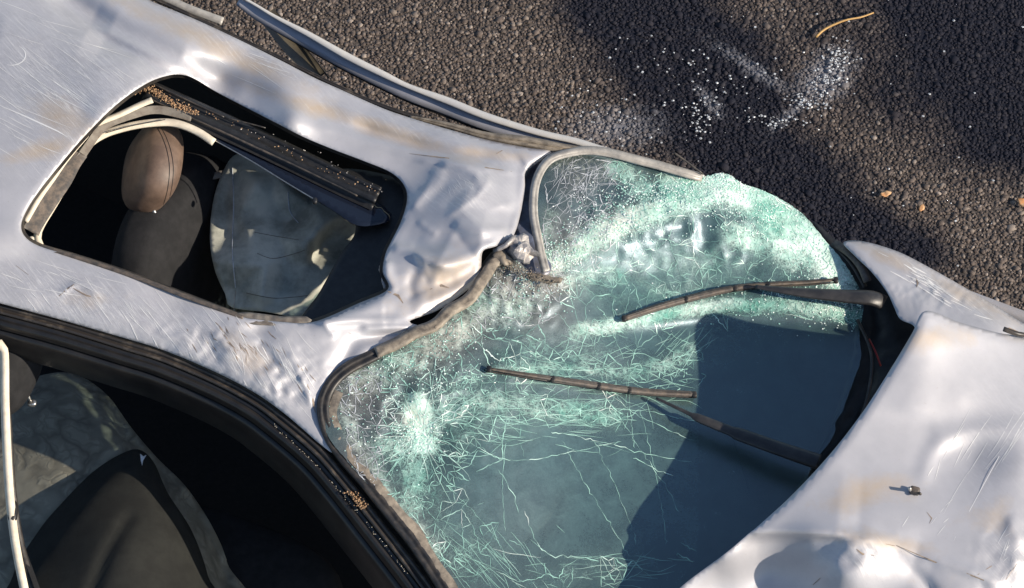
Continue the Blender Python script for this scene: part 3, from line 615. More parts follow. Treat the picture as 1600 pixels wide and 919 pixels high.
for p in ([(40, 608, 1.03), (48, 628, 1.0)],): tube('headrest_post', p, .0035, METAL, hr2, 8)
puff('post_guide', W(50, 630, .995), (.011, .009, .007), METAL, hr2, nu=16, nv=10)
mesh('torn_tag', [W(219, 709, .965), W(224, 713, .967), W(229, 711, .965), W(224, 719, .97), W(222, 728, .975), W(220, 720, .97)], [(0, 1, 3, 5), (1, 2, 3), (5, 3, 4)], FROST, seatN, False)
boF = Field([(60, 860, .93), (120, 770, .94), (205, 705, .93), (262, 760, .93), (320, 880, .87), (200, 860, .99), (200, 960, .99)])
sheet('seat_shade_sheet', [(20, 900), (60, 830), (95, 788), (140, 742), (180, 714), (215, 702), (240, 722), (262, 770), (300, 830), (325, 900), (335, 970), (20, 975)], boF.ridge([(130, 960), (170, 860), (215, 790)], -10, 10), simple('charcoal_seat_shade', (.014, .0145, .0135), .85, (.020, .021, .019), 20, .4, spec=.25), seatN, step=8, thick=30, hem=(45, 18))  # dark sheet added where the lower seat lies in shadow
for k in range(0): tube('seat_seam', [(210-k*9, 790+k*6, .93), (180-k*10, 850+k*4, .92), (165-k*8, 930, .91)], .0014, RUBBER, seatN, 5)

# --- driver's door frame, seals (near side)
dfp = [(-60, 456, 1.318), (0, 474, 1.312), (100, 501, 1.30), (200, 532, 1.287), (260, 551, 1.278), (340, 585, 1.262), (400, 617, 1.25), (440, 646, 1.24), (500, 697, 1.222), (545, 748, 1.20), (600, 818, 1.165), (650, 882, 1.13), (710, 962, 1.09)]
def off(path, d, dz):
    P = np.array(path); T = np.gradient(P[:, :2], axis=0); T /= np.linalg.norm(T, axis=1)[:, None]; N = np.c_[-T[:, 1], T[:, 0]]
    return [(p[0]+n[0]*d, p[1]+n[1]*d, p[2]+dz) for p, n in zip(P, N)]
door = empty('driver_door', None, car)
sweep('drip_moulding', off(dfp, 3, 0), [(-4, -10), (-3, 0), (0, 2), (3, -1), (4, -7), (6, -7), (8, -2), (11, -2), (13, -8)], TRIM, car)
sweep('window_frame', off(dfp, 17, -.014), [(-3, -6), (-1, 1), (3, 2), (5, -4), (7, -4), (9, 0), (14, -2), (18, -12), (22, -22)], GLOSSB, door)
sweep('window_seal', off(dfp, 42, -.045), [(-8, -6), (-5, 2), (2, 1), (8, -10), (14, -26), (24, -60), (34, -110)], GLOSSB, door)
grit('mud_splash', [(548, 770, 1.19), (556, 778, 1.185), (566, 792, 1.18)], 110, 4, .0022, RUST, door, .004)
grit('grit_line', off([(430, 660, 1.235), (500, 728, 1.21), (560, 795, 1.18), (640, 895, 1.13)], 4, 0), 90, 1.3, .0009, LINER, door, .006)
sweep('door_glass_channel', [(-8, 540, 1.27), (4, 548, 1.26), (6, 640, 1.19), (12, 760, 1.10), (22, 850, 1.04), (40, 940, .98)], [(-9, -6), (-6, 2), (2, 3), (5, -8)], LINER, door)
sweep('door_glass_seal', [(0, 560, 1.20), (12, 640, 1.15), (20, 760, 1.07), (36, 860, 1.0), (70, 950, .95)], [(-5, -10), (-3, 0), (8, 0), (12, -14)], RUBBER, door)
puff('door_latch', W(20, 800, 1.06), (.012, .03, .012), PLASTIC, door, nu=14, nv=10)
sweep('seat_belt', [(22, 830, 1.02), (40, 870, .99), (62, 930, .97)], [(-4, 0), (4, 2)], DARKFAB, car)
# door body below the window, outer skin of the near side (mostly below the picture)
def skin(name, a0, a1, b, z0, z1, mat, parent, out, nn=14):
    V = []; F = []
    for i in range(nn+1):
        for j in range(7):
            t = j/6; p = car_xy(a0+(a1-a0)*i/nn, b+out*math.sin(math.pi*t*.9)); V.append((p[0], p[1], z0+(z1-z0)*t))
    F = [(i*7+j, (i+1)*7+j, (i+1)*7+j+1, i*7+j+1) for i in range(nn) for j in range(6)]
    o = mesh(name, V, F, mat, parent, attrs={'dirt': [.4]*len(V), 'scuff': [.2]*len(V)}); s = o.modifiers.new('thickness', 'SOLIDIFY'); s.thickness = .03; return o
skin('door_skin', -.45, .75, -.90, .22, .66, PAINT, door, -.05)
skin('rear_side_panel', -1.6, -.46, -.92, .22, .62, PAINT, car, -.05)

# --- bonnet, wing, cowl
hoodF = Field([(1445, 487, 1.31), (1395, 571, 1.275), (1350, 640, 1.245), (1300, 706, 1.23), (1240, 770, 1.215), (1180, 826, 1.19), (1130, 868, 1.17), (1040, 980, 1.06), (1600, 527, 1.17), (1720, 570, 1.09), (1720, 760, 1.08), (1720, 960, 1.04), (1500, 620, 1.225), (1450, 760, 1.185), (1300, 790, 1.21), (1300, 860, 1.205), (1310, 885, 1.205), (1385, 935, 1.13), (1500, 930, 1.15), (1600, 720, 1.18), (1520, 710, 1.172), (1200, 960, 1.03), (1200, 900, 1.085), (1120, 895, 1.115), (1270, 850, 1.20), (1270, 900, 1.14), (1450, 690, 1.198)])
hoodF.ridge([(1438, 770), (1462, 700), (1530, 672), (1620, 668)], 5, 14).ridge([(1445, 690), (1470, 680), (1540, 670), (1620, 690)], 4, 20).ridge([(1150, 838), (1240, 832), (1330, 838), (1400, 852), (1480, 880), (1580, 915)], 11, 9, 'g', False)
hoodF.fold([(1150, 836), (1250, 836), (1340, 842)], -14, 6, 80).blob(1230, 890, 90, 34, -12, -10).ridge([(1300, 885), (1325, 855), (1350, 845), (1380, 862), (1392, 885)], 9, 7, 'c').ridge([(1385, 855), (1440, 905), (1470, 950)], -12, 10)
hoodF.ridge([(1575, 800), (1590, 850), (1585, 930)], 14, 10).rough(1590, 890, 50, 60, 9, 14, 1).rough(1350, 860, 50, 22, 7, 12, 1).ridge([(1285, 912), (1300, 886), (1325, 872)], 5, 6, 'c').ridge([(1420, 660), (1440, 560), (1460, 500)], 6, 40)
hoodF.facets(1390, 870, 110, 45, 30, 3.0, .7).facets(1590, 880, 50, 70, 18, 4, .8)
hood_out = [(1446, 486), (1500, 504), (1560, 520), (1600, 528), (1720, 566), (1740, 760), (1740, 980), (1010, 980), (1060, 921), (1130, 868), (1180, 826), (1240, 771), (1300, 706), (1350, 641), (1395, 571), (1425, 521)]
hood = sheet('bonnet', hood_out, hoodF, PAINT, car, step=6, hem=(7, 7), thick=2,
  attrs={'dirt': gauss([(1350, 770, 80, 26, .9, -15), (1460, 530, 90, 20, .6, 0), (1400, 850, 80, 16, .8, 10), (1540, 810, 60, 30, .5, 0)]), 'scuff': gauss([(1560, 700, 60, 110, .3, 0), (1590, 880, 50, 50, .8, 0), (1350, 870, 60, 30, .7, 0)])})
_ro = ROP; _hs = HSP; ROP = Mask(spline(hood_out, closed=True)); HSP = lambda p: False
hs = []
for a in ((1540, 740, 9, -62, 5, 90, 40, 50), (1500, 720, 8, -60, 6, 50, 30, 30), (1450, 820, 6, -50, 10, 18, 30, 14), (1580, 880, 14, -50, 20, 30, 14, 26)): hs += scratch_lines(*a, wd=(.3, .6))
hs += [([(1490, 845), (1530, 770), (1560, 715), (1595, 640)], .7)]
ribbons('scratches', hs, SCRATCH, hood, hoodF, .6)
ribbons('gouges', [([(1270, 914), (1282, 903)], 1.8), ([(1448, 800), (1456, 810), (1452, 818)], .9), ([(1338, 858), (1348, 866), (1366, 868)], 1.6), ([(1384, 850), (1398, 853)], 1.8), ([(1528, 898), (1550, 884)], 2), ([(1572, 906), (1590, 880)], 1.3), ([(1400, 852), (1460, 878), (1520, 900), (1560, 916)], 1.2)], GOUGE, hood, hoodF, .5)
ROP, HSP = _ro, _hs
nz = empty('washer_nozzle', None, car)
hz = float(hoodF(1429., 769.))-.002; q = W(1429, 769, hz+.006)
puff('nozzle_body', q+np.array([0, 0, .006]), (.012, .008, .010), DUSTY, nz, (0, 0, -.3), e=4, nu=16, nv=10); tube('nozzle_stud', [(1424, 768, hz), (1421, 763, hz+.035)], .004, METAL, nz, 8); tube('nozzle_stud', [(1433, 768, hz), (1438, 772, hz+.022)], .0035, TRIM, nz, 8)
tube('bonnet_hinge', [(1568, 514, 1.20), (1590, 522, 1.19), (1606, 524, 1.17)], .006, TRIM, car, 8)
fenF = Field([(1318, 378, 1.05), (1400, 392, 1.045), (1500, 445, 1.02), (1600, 505, .99), (1700, 560, .97), (1410, 500, 1.075), (1440, 488, 1.075), (1370, 440, 1.07), (1560, 512, 1.045), (1700, 600, 1.02)])
fenF.ridge([(1318, 382), (1390, 405), (1440, 430), (1500, 470), (1570, 510)], 8, 15, 'g', False).fold([(1330, 395), (1400, 440), (1470, 478)], 5, 10, 40).rough(1480, 455, 90, 30, 4, 14, 1).ridge([(1430, 420), (1500, 452), (1600, 505)], -4, 5, 'c')
fen = sheet('front_wing', [(1318, 379), (1348, 377), (1400, 392), (1445, 414), (1500, 445), (1560, 480), (1605, 508), (1720, 568), (1740, 640), (1560, 560), (1445, 520), (1425, 507), (1406, 498), (1396, 478), (1385, 455), (1362, 425), (1336, 400)], fenF, PAINT, car, step=4, hem=(5, 5),
  attrs={'dirt': gauss([(1380, 400, 60, 12, .8, 25), (1500, 460, 80, 16, .7, 30)]), 'scuff': gauss([(1440, 430, 70, 14, 1, 30), (1520, 480, 60, 16, 1, 25)])})
ribbons('gouges', [([(1431, 434), (1434, 442), (1432, 449)], 1.6), ([(1576, 512), (1590, 520), (1598, 524)], 2.4)], GOUGE, fen, fenF, .6)
FP = Mask(spline([(1340, 392), (1400, 402), (1500, 455), (1560, 490), (1550, 500), (1480, 480), (1400, 430)], closed=True)); ROP, HSP = FP, lambda p: False
ribbons('scratches', scratch_lines(1450, 440, 90, 28, 7, 35, 55, 24, wd=(.4, 1.0)), SCRATCH, fen, fenF, .6); ROP, HSP = _ro, _hs
skin('wing_side', .95, 2.1, .62, .3, .93, PAINT, car, .04); skin('passenger_door_skin', -.6, .6, .58, .22, .66, PAINT, car, .03)
skin('near_wing_side', .85, 2.1, -.86, .3, .95, PAINT, car, -.05)
cowF = Field([(1290, 370, .99), (1345, 480, .955), (1345, 640, .94), (1250, 780, .93), (1460, 500, .97), (1440, 700, .95), (1100, 960, .93), (1300, 960, .95)])
cowF.ridge([(1345, 420), (1370, 520), (1340, 640), (1260, 750)], -12, 8).rough(1380, 580, 80, 120, 10, 30, 1)
sheet('cowl_panel', [(1270, 345), (1310, 378), (1350, 395), (1400, 440), (1450, 500), (1480, 620), (1460, 760), (1400, 980), (1000, 990), (1150, 860), (1260, 740), (1320, 600), (1335, 480), (1300, 400)], cowF, PLASTIC, car, step=9, thick=8)
sweep('cowl_trim', [(1303, 379, 1.03), (1325, 393, 1.045), (1345, 415, 1.05), (1356, 440, 1.045)], [(-6, -4), (-3, 3), (3, 2), (7, -4)], DUSTY, car); sweep('cowl_seal', [(1300, 380, 1.02), (1330, 410, 1.03), (1352, 448, 1.02)], [(-3, -2), (0, 3), (4, -2)], RUBBER, car)
tube('red_cable', [(1358, 530, 1.0), (1368, 550, 1.0), (1376, 572, .99)], .0024, simple('red_cable', (.28, .02, .015), .4, bump=0), car, 6)
tube('cowl_rod', [(1340, 500, 1.0), (1362, 560, 1.0), (1350, 640, .98), (1322, 690, .97)], .004, TRIM, car, 6)

# --- windscreen
glF = Field([(505, 650, 1.255), (600, 545, 1.268), (700, 500, 1.262), (780, 400, 1.235), (840, 330, 1.24), (870, 245, 1.235), (1000, 255, 1.20), (1120, 275, 1.15), (1250, 330, 1.07), (1320, 410, 1.02), (1345, 500, .995), (1320, 620, .985), (1250, 760, .985), (1050, 940, 1.0), (860, 960, 1.05), (700, 940, 1.115), (600, 810, 1.185), (540, 720, 1.225), (660, 680, 1.215), (850, 600, 1.16), (900, 760, 1.09), (1100, 600, 1.03), (1095, 490, 1.04), (1000, 400, 1.14), (1150, 340, 1.13)])
glF.ridge([(850, 410), (930, 380), (1000, 345), (1080, 310), (1180, 300)], 13, 28).ridge([(880, 440), (980, 430), (1100, 410), (1220, 400)], -10, 30).ridge([(930, 500), (1060, 480), (1200, 465), (1340, 480)], 12, 16).fold([(960, 508), (1100, 492), (1200, 492), (1340, 500)], -8, 12, 60)
glF.blob(660, 685, 60, 50, -14).ridge([(790, 400), (830, 450), (870, 490)], 12, 14).rough(1050, 350, 220, 80, 7, 30, 1).rough(650, 620, 130, 110, 5, 28, 1).rough(800, 460, 70, 60, 10, 24, 1).rough(760, 560, 200, 80, 6, 60).ridge([(850, 470), (1000, 560), (1100, 540)], 7, 30).ridge([(760, 560), (900, 600), (1080, 640)], 5, 24)
gl_out = [(505, 640), (515, 605), (545, 574), (585, 552), (620, 535), (680, 505), (730, 470), (765, 425), (786, 396), (804, 402), (822, 418), (850, 424), (858, 412), (845, 380), (838, 335), (842, 288), (856, 260), (882, 243), (930, 238), (1000, 254), (1070, 272), (1104, 275), (1122, 270), (1142, 274), (1160, 287), (1200, 301), (1250, 331), (1288, 374), (1318, 410), (1342, 450), (1349, 480), (1343, 520), (1345, 560), (1334, 595), (1322, 625), (1318, 640), (1306, 660), (1302, 682), (1268, 730), (1250, 780), (1180, 850), (1060, 960), (900, 990), (735, 985), (690, 905), (640, 835), (590, 775), (540, 718), (512, 680)]
def bands(lst):
    def f(X, Y):
        Z = np.zeros(X.shape)
        for line, wdt, a in lst: d, _, _ = segdist(X, Y, spline(line, step=15)); Z = np.maximum(Z, a*np.exp(-(d/wdt)**2))
        return Z
    return f
_b = bands([([(860, 412), (910, 385), (970, 350), (1040, 322), (1120, 302)], 26, 1.0), ([(1060, 295), (1130, 292), (1200, 325), (1260, 370), (1310, 430)], 34, 1.0), ([(1110, 285), (1160, 295)], 14, 1.3), ([(960, 262), (1010, 300), (1000, 330)], 24, .6), ([(900, 520), (1000, 500), (1110, 480), (1220, 478), (1335, 492)], 17, .75),
  ([(1150, 370), (1260, 400), (1320, 450)], 30, .75), ([(880, 440), (940, 430), (1010, 440), (1060, 470)], 24, .6), ([(560, 600), (620, 570), (700, 530), (770, 470)], 34, .62), ([(540, 640), (560, 700), (610, 770), (680, 860)], 20, .5),
  ([(655, 640), (660, 690)], 30, 1.05), ([(600, 700), (650, 720), (640, 790)], 30, .6), ([(680, 650), (760, 630), (860, 640), (960, 650)], 26, .55), ([(780, 580), (900, 575), (1000, 580), (1080, 550)], 20, .5), ([(860, 340), (850, 390)], 18, .45)])
_g = gauss([(1230, 370, 90, 60, .85, 40), (900, 290, 50, 50, .16, 30), (1060, 430, 180, 60, .5, -8), (700, 640, 150, 90, .42, -10), (800, 470, 70, 60, .6, 0), (650, 780, 90, 90, .38, -20), (860, 560, 160, 60, .38, 0), (720, 860, 80, 90, .34, -40), (900, 900, 140, 40, .30, -10)])
CRZ = lambda X, Y: np.minimum(1.15, 1.12*np.maximum(_b(X, Y), _g(X, Y))*(1-.45*np.exp(-(((X-1040)/90)**2+((Y-435)/22)**2))))
wind = sheet('windscreen', gl_out, glF, GLASS, car, step=5, thick=0, jag=.4, attrs={
  'craze': CRZ,
  'film_shade': lambda X, Y: .115+.13*np.exp(-(((X-850)/240)**2+((Y-720)/220)**2))+.20*np.exp(-(((X-1050)/260)**2+((Y-420)/100)**2))-.03*(X > 1090)*(Y > 500),  # dust film, stepped down over the bonnet's shadow to darken its colour
  'warm': gauss([(840, 440, 60, 40, .95, 20), (800, 430, 50, 60, .9, 0), (700, 530, 110, 40, .75, -30), (560, 620, 60, 60, .75, 0), (880, 370, 40, 60, .6, 0), (1125, 278, 34, 12, .8, 10), (960, 350, 50, 24, .5, -30), (900, 280, 50, 40, .55, 0), (560, 720, 30, 60, .7, -30), (640, 830, 30, 90, .5, -35), (850, 490, 60, 40, .6, 0), (820, 800, 60, 60, .15, 0), (640, 655, 30, 25, .6, 0)])})
sm = wind.modifiers.new('thickness', 'SOLIDIFY'); sm.thickness = .005; sm.offset = -1; wind.modifiers.remove(sm)
okp = Mask(spline(gl_out, closed=True))
cracks = []; frost = []
def crack(x, y, a, L, wd, tone, jit=.28, st=5.0, branch=0.0, bend=0.0, to=None):
    to = cracks if to is None else to; bend = bend or random.gauss(0, .25)
    wd *= .52; tone = tone*.85; P = [(x, y)]; n = max(3, int(L/st)); aa = a
    for i in range(n):
        aa += random.gauss(0, jit)*.5+bend/n; aa += (a+bend*i/n-aa)*.25; l = st*random.uniform(.6, 1.4)
        q = (P[-1][0]+l*math.cos(aa), P[-1][1]+l*math.sin(aa))
        if not okp(q): break
        P.append(q)
        if branch and random.random() < branch and L > 14: crack(q[0], q[1], aa+random.choice((-1, 1))*random.uniform(.4, 1.1), L*random.uniform(.2, .5), wd*.75, tone*.9, jit, st, branch*.5)
    if len(P) > 2: to.append((P, wd, min(1, max(0, tone+random.gauss(0, .12)))))
def web(cx, cy, rmax, nr, nring, tone, wd, asp=1.0, br=.12):
    for k in range(nr): crack(cx+random.gauss(0, 4), cy+random.gauss(0, 4), 2*math.pi*(k+random.random())/nr, rmax*random.uniform(.35, 1.15), wd*random.uniform(.6, 1.3), tone, .3, 5, br)
    for k in range(nring):
        r = rmax*(.08+.85*(k/nring)**1.2); a = random.uniform(0, 6.28); ext = random.uniform(.5, 2.6); P = []
        for t in np.linspace(a, a+ext, max(4, int(ext*r/5))):
            rr = r*(1+random.gauss(0, .035)); q = (cx+rr*math.cos(t), cy+rr*math.sin(t)*asp)
            if okp(q): P.append(q)
        if len(P) > 3 and max(abs(P[i+1][0]-P[i][0])+abs(P[i+1][1]-P[i][1]) for i in range(len(P)-1)) < 24: cracks.append((P, wd*random.uniform(.3, .7), tone*random.uniform(.5, 1)))
def polar(cx, cy, r0, r1, nr, grow, asp=1.0):
    out = []; r_ = r0; k = nr
    while r_ < r1:
        off_ = random.random()
        for i in range(int(k)): t = 2*math.pi*(i+off_+random.gauss(0, .16))/k; rr = r_*(1+random.gauss(0, .07)); out.append((cx+rr*math.cos(t), cy+rr*math.sin(t)*asp))
        r_ *= grow; k = min(k*1.05, 46)
    return out
pts_ = polar(660, 680, 4, 125, 18, 1.25, .9)+polar(652, 782, 4, 42, 11, 1.4)+polar(725, 603, 5, 50, 11, 1.4)+polar(905, 300, 5, 60, 12, 1.35)+polar(1185, 335, 4, 60, 14, 1.28)+polar(1225, 470, 5, 40, 10, 1.4, .5)+polar(1065, 575, 5, 50, 10, 1.4)
def dens(lst, n, gapk):
    out = []
    for _ in range(n):
        x, y = random.uniform(500, 1350), random.uniform(235, 919)
        if okp((x, y)): out.append((x, y))
    A = np.array(out); cz = CRZ(A[:, 0], A[:, 1]); return [tuple(p) for p, z in zip(A, cz) if random.random() < z**1.6*gapk]
pts_ += dens(None, 24000, .75)
pts_ = [p for p in pts_ if okp(p)]
def keep_apart(ps, g):
    grid = {}; out = []
    for p in ps:
        k = (int(p[0]/g), int(p[1]/g))
        if any((q[0]-p[0])**2+(q[1]-p[1])**2 < g*g for a in (-1, 0, 1) for b in (-1, 0, 1) for q in grid.get((k[0]+a, k[1]+b), ())): continue
        grid.setdefault(k, []).append(p); out.append(p)
    return out
pts_ = keep_apart(pts_, 4.2)
t_ = geometry.delaunay_2d_cdt([Vector(p) for p in pts_], [], [], 0, 1e-4)
VV = [tuple(v) for v in t_[0]]; EE = set(tuple(sorted(e)) for e in t_[1])
for a, b in EE:
    (x0, y0), (x1, y1) = VV[a], VV[b]; L = math.hypot(x1-x0, y1-y0); mx, my = (x0+x1)/2, (y0+y1)/2
    if L > 46 or not okp((mx, my)) : continue
    n1 = noise.noise(Vector((mx*.03, my*.03, 5))); n2 = noise.noise(Vector((mx*.011, my*.011, 9)))
    radial = abs(((mx-660)*(x1-x0)+(my-680)*(y1-y0))/(math.hypot(mx-660, my-680)*L+1e-6)) if math.hypot(mx-660, my-680) < 110 else .5
    if random.random() > .50+.45*n1+.35*(radial-.5)+.2*n2: continue
    k = max(2, int(L/4)); P = [(x0+(x1-x0)*i/k+(random.gauss(0, .7) if 0 < i < k else 0), y0+(y1-y0)*i/k+(random.gauss(0, .7) if 0 < i < k else 0)) for i in range(k+1)]
    tn = .42+.5*n1+.35*n2+.45*math.exp(-math.hypot(mx-660, my-680)/40)+.25*math.exp(-((mx-1150)/120)**2-((my-310)/50)**2)+random.gauss(0, .12)
    pale = mx < 600 or (mx-600)+(my-520)*.9 < 40 or (mx < 960 and my < 420 and mx > 830) or (abs(mx-810) < 70 and abs(my-450) < 60)
    (frost if pale else cracks).append((P, random.choice((.2, .28, .36, .5, .75)), min(1, max(0, tn))))
for _ in range(90): crack(random.gauss(905, 32), random.gauss(315, 45), random.gauss(-.9, .5), random.uniform(12, 60), random.uniform(.3, .6), .9, .15, 5, to=frost)
for _ in range(100): crack(random.uniform(680, 960), random.gauss(645, 34), random.gauss(.06, .16), random.uniform(20, 80), random.uniform(.3, .7), .5, .22, 6)
for _ in range(70): crack(random.uniform(780, 1060), random.gauss(590, 38), random.gauss(.12, .35), random.uniform(15, 70), random.uniform(.3, .6), .5, .25, 6)
for _ in range(60): crack(random.gauss(740, 60), random.gauss(870, 30), random.gauss(.75, .2), random.uniform(20, 90), random.uniform(.3, .6), .55, .2, 6)
for _ in range(30): crack(random.gauss(920, 60), random.gauss(890, 20), random.gauss(-.05, .2), random.uniform(20, 80), random.uniform(.3, .7), .6, .2, 6)
for _ in range(24): crack(random.gauss(1060, 20), random.gauss(548, 20), random.gauss(-.8, .15), random.uniform(20, 55), random.uniform(.4, .7), .6, .12, 6)
for k in range(34): crack(660+random.gauss(0, 5), 678+random.gauss(0, 5), 6.283*(k+random.random())/34, random.uniform(30, 120), random.uniform(.5, .9), .8, .25, 5, .08)
# the long single cracks that run over the lower glass
for L, wd, tn in (([(730, 690), (800, 720), (900, 705), (970, 690)], .9, .7), ([(860, 675), (940, 690), (1010, 710), (1080, 722)], 1.1, .75), ([(960, 640), (1000, 700), (1040, 760), (1060, 800)], .8, .6), ([(990, 715), (1040, 740), (1052, 745)], 1.0, .8),
    ([(930, 690), (970, 780), (995, 850)], .8, .6), ([(880, 690), (905, 740), (960, 830), (985, 870)], .8, .6), ([(780, 735), (800, 770), (810, 800)], 1.0, .7), ([(1000, 640), (1025, 740), (1035, 800), (1040, 850)], .7, .5), ([(820, 800), (850, 862), (900, 870), (940, 876)], 1.2, .8),
    ([(950, 610), (1010, 640), (1090, 660)], .9, .65), ([(980, 560), (985, 640), (990, 700)], .8, .6), ([(700, 760), (740, 800), (780, 850), (800, 900)], .9, .6), ([(790, 690), (785, 760), (790, 830)], .8, .6), ([(800, 575), (900, 578), (1000, 572), (1100, 545)], 1.0, .75), ([(640, 800), (700, 880), (740, 925)], 1.1, .75), ([(850, 560), (930, 600), (1000, 650), (1085, 690)], .9, .7), ([(1030, 600), (1000, 640), (960, 660)], .8, .6)):
    P = spline(L, step=6)[:, :2]; P = P+rng.normal(0, 1.1, P.shape); P = [tuple(p) for p in P if okp(p)]; cracks += [(P[i:i+5], wd*random.uniform(.2, .62), tn*random.uniform(.5, 1.1)) for i in range(0, len(P)-1, 4)]
ribbons('cracks', cracks, CRACK, wind, glF, .8); ribbons('frosted_cracks', frost, FROST, wind, glF, 1.0)
# crumbs of white glass on the torn far edge and impact
def crumbs(name, spots, parent, zf, mat, size=.0026, tone=None, lift=.001):
    V = []; F = []
    for (x0, y0, sx, sy, n) in spots:
        xs = rng.normal(x0, sx, n); ys = rng.normal(y0, sy, n); zs = zf(xs, ys)+lift if zf else np.zeros(n)+lift
        Q = W(xs, ys, zs)
        for i in range(n):
            if zf is glF and not okp((xs[i], ys[i])): continue
            r = size*random.uniform(.4, 1.3); b = len(V); M = rng.normal(0, 1, (3, 3)); M, _ = np.linalg.qr(M)
            for k in range(8): V.append(Q[i]+M @ (np.array([k & 1, (k >> 1) & 1, (k >> 2) & 1])-.5)*r*np.array([1.3, 1, .8]))
            F += [tuple(b+j for j in f) for f in ((0, 1, 3, 2), (4, 6, 7, 5), (0, 4, 5, 1), (2, 3, 7, 6), (0, 2, 6, 4), (1, 5, 7, 3))]
    o = mesh(name, V, F, mat, parent, False, attrs={'tone': np.repeat(rng.uniform(.45, 1, len(V)//8), 8)}); o['kind'] = 'stuff'; return o
crumbs('glass_crumbs', [(1130, 283, 26, 7, 1500), (1060, 305, 60, 14, 1000), (960, 355, 45, 16, 700), (880, 400, 25, 14, 400), (1200, 330, 50, 22, 700), (1290, 420, 35, 40, 500), (655, 682, 18, 14, 420), (600, 620, 50, 50, 350), (830, 450, 35, 30, 400), (1320, 485, 22, 12, 200), (680, 560, 60, 40, 350), (1180, 470, 90, 20, 250)], wind, glF, CRACK, .0019)
# windscreen surround
sweep('windscreen_seal', [(852, 425, 1.245), (840, 385, 1.25), (832, 335, 1.252), (835, 288, 1.253), (851, 254, 1.253), (880, 238, 1.248), (930, 233, 1.235), (1000, 249, 1.215), (1070, 268, 1.19), (1098, 275, 1.17)], [(-5, -10), (-4, 0), (-1, 5), (3, 4), (5, 0), (7, 2), (9, -5)], SEALGREY, car, wob=2)
sweep('windscreen_seal', [(720, 985, 1.115), (685, 912, 1.135), (640, 845, 1.165), (590, 783, 1.197), (545, 728, 1.22), (512, 685, 1.238), (502, 640, 1.262), (512, 603, 1.272), (545, 571, 1.28), (590, 547, 1.282)], [(-7, -12), (-6, 0), (-3, 4), (1, 3), (4, -1), (6, 2), (11, 1), (14, -8)], RUBBER, car, wob=2)
sweep('screen_frit', [(740, 985, 1.108), (700, 908, 1.128), (654, 838, 1.158), (604, 776, 1.19), (558, 722, 1.215), (526, 680, 1.234), (518, 645, 1.250), (530, 612, 1.262)], [(-6, 6), (0, 7), (8, 6)], SEALTAN, car, wob=5)
sweep('crushed_seal', [(585, 546, 1.285), (625, 528, 1.287), (680, 498, 1.287), (725, 465, 1.282), (752, 432, 1.275), (765, 405, 1.268), (785, 388, 1.26)], [(-7, -12), (-5, 1), (0, 6), (5, 2), (9, 3), (13, -7)], SEALTAN, car, wob=9)
tf = Field([(780, 400, 1.23), (870, 425, 1.215), (830, 400, 1.225), (830, 440, 1.22), (810, 300, 1.20), (840, 250, 1.215)])
sheet('torn_roof_corner', [(822, 266), (862, 240), (842, 275), (834, 330), (838, 380), (862, 415), (850, 432), (815, 428), (780, 420), (758, 436), (750, 420), (770, 392), (800, 375)], tf, simple('blue_shade_metal', (.16, .19, .28), .4, (.10, .10, .12), 20, .4, metal=.3), car, step=6)  # blue shade beside the roof edge is put into this metal's colour
cm_ = puff('crushed_metal', W(816, 388, 1.268), (.028, .038, .020), TORN, car, (0, 0, .5), warp=.8, sc=60, e=2.2, nu=15, nv=9); cm_.data.polygons.foreach_set('use_smooth', [False]*len(cm_.data.polygons))
tube('bent_bracket', [(772, 392, 1.27), (790, 384, 1.285), (802, 372, 1.285)], .006, TORN, car, 7)
puff('torn_foam', W(786, 404, 1.262), (.016, .022, .012), SEALTAN, car, (0, 0, .9), warp=.6, sc=60, nu=20, nv=14)
puff('torn_foam', W(850, 436, 1.235), (.040, .010, .008), SEALTAN, car, (0, 0, -.15), warp=.6, sc=60, nu=24, nv=12)
grit('dirt_crumbs', [(785, 410, 1.26), (815, 425, 1.245), (860, 440, 1.235), (870, 455, 1.23)], 420, 9, .0016, SEALTAN, car, .004)
# dashboard and bag under the glass
dsF = Field([(700, 700, .95), (1000, 560, .93), (1330, 520, .90), (1250, 760, .88), (900, 960, .88), (1150, 400, .96), (850, 350, .98)])
sheet('dashboard', [(800, 420), (880, 300), (1050, 290), (1250, 350), (1360, 470), (1360, 640), (1260, 790), (1060, 980), (900, 990), (840, 900), (900, 760), (860, 600)], dsF, simple('dashboard_plastic', (.030, .034, .042), .6, (.045, .05, .06), 30, .4), car, step=14, thick=20)
puff('steering_airbag', W(795, 760, 1.0), (.12, .17, .06), AIRBAG, car, (.1, .1, -.5), e=2.3, warp=.22, sc=9)
wh = [tuple(W(850, 830, .93)+.19*np.array([math.cos(t)*.9, math.sin(t)*.8, -.5*math.cos(t)])) for t in np.linspace(0, 6.28, 40)]
V, F = tubemesh([(wh, .014)], 10); mesh('steering_wheel', V, F, PLASTIC, car)

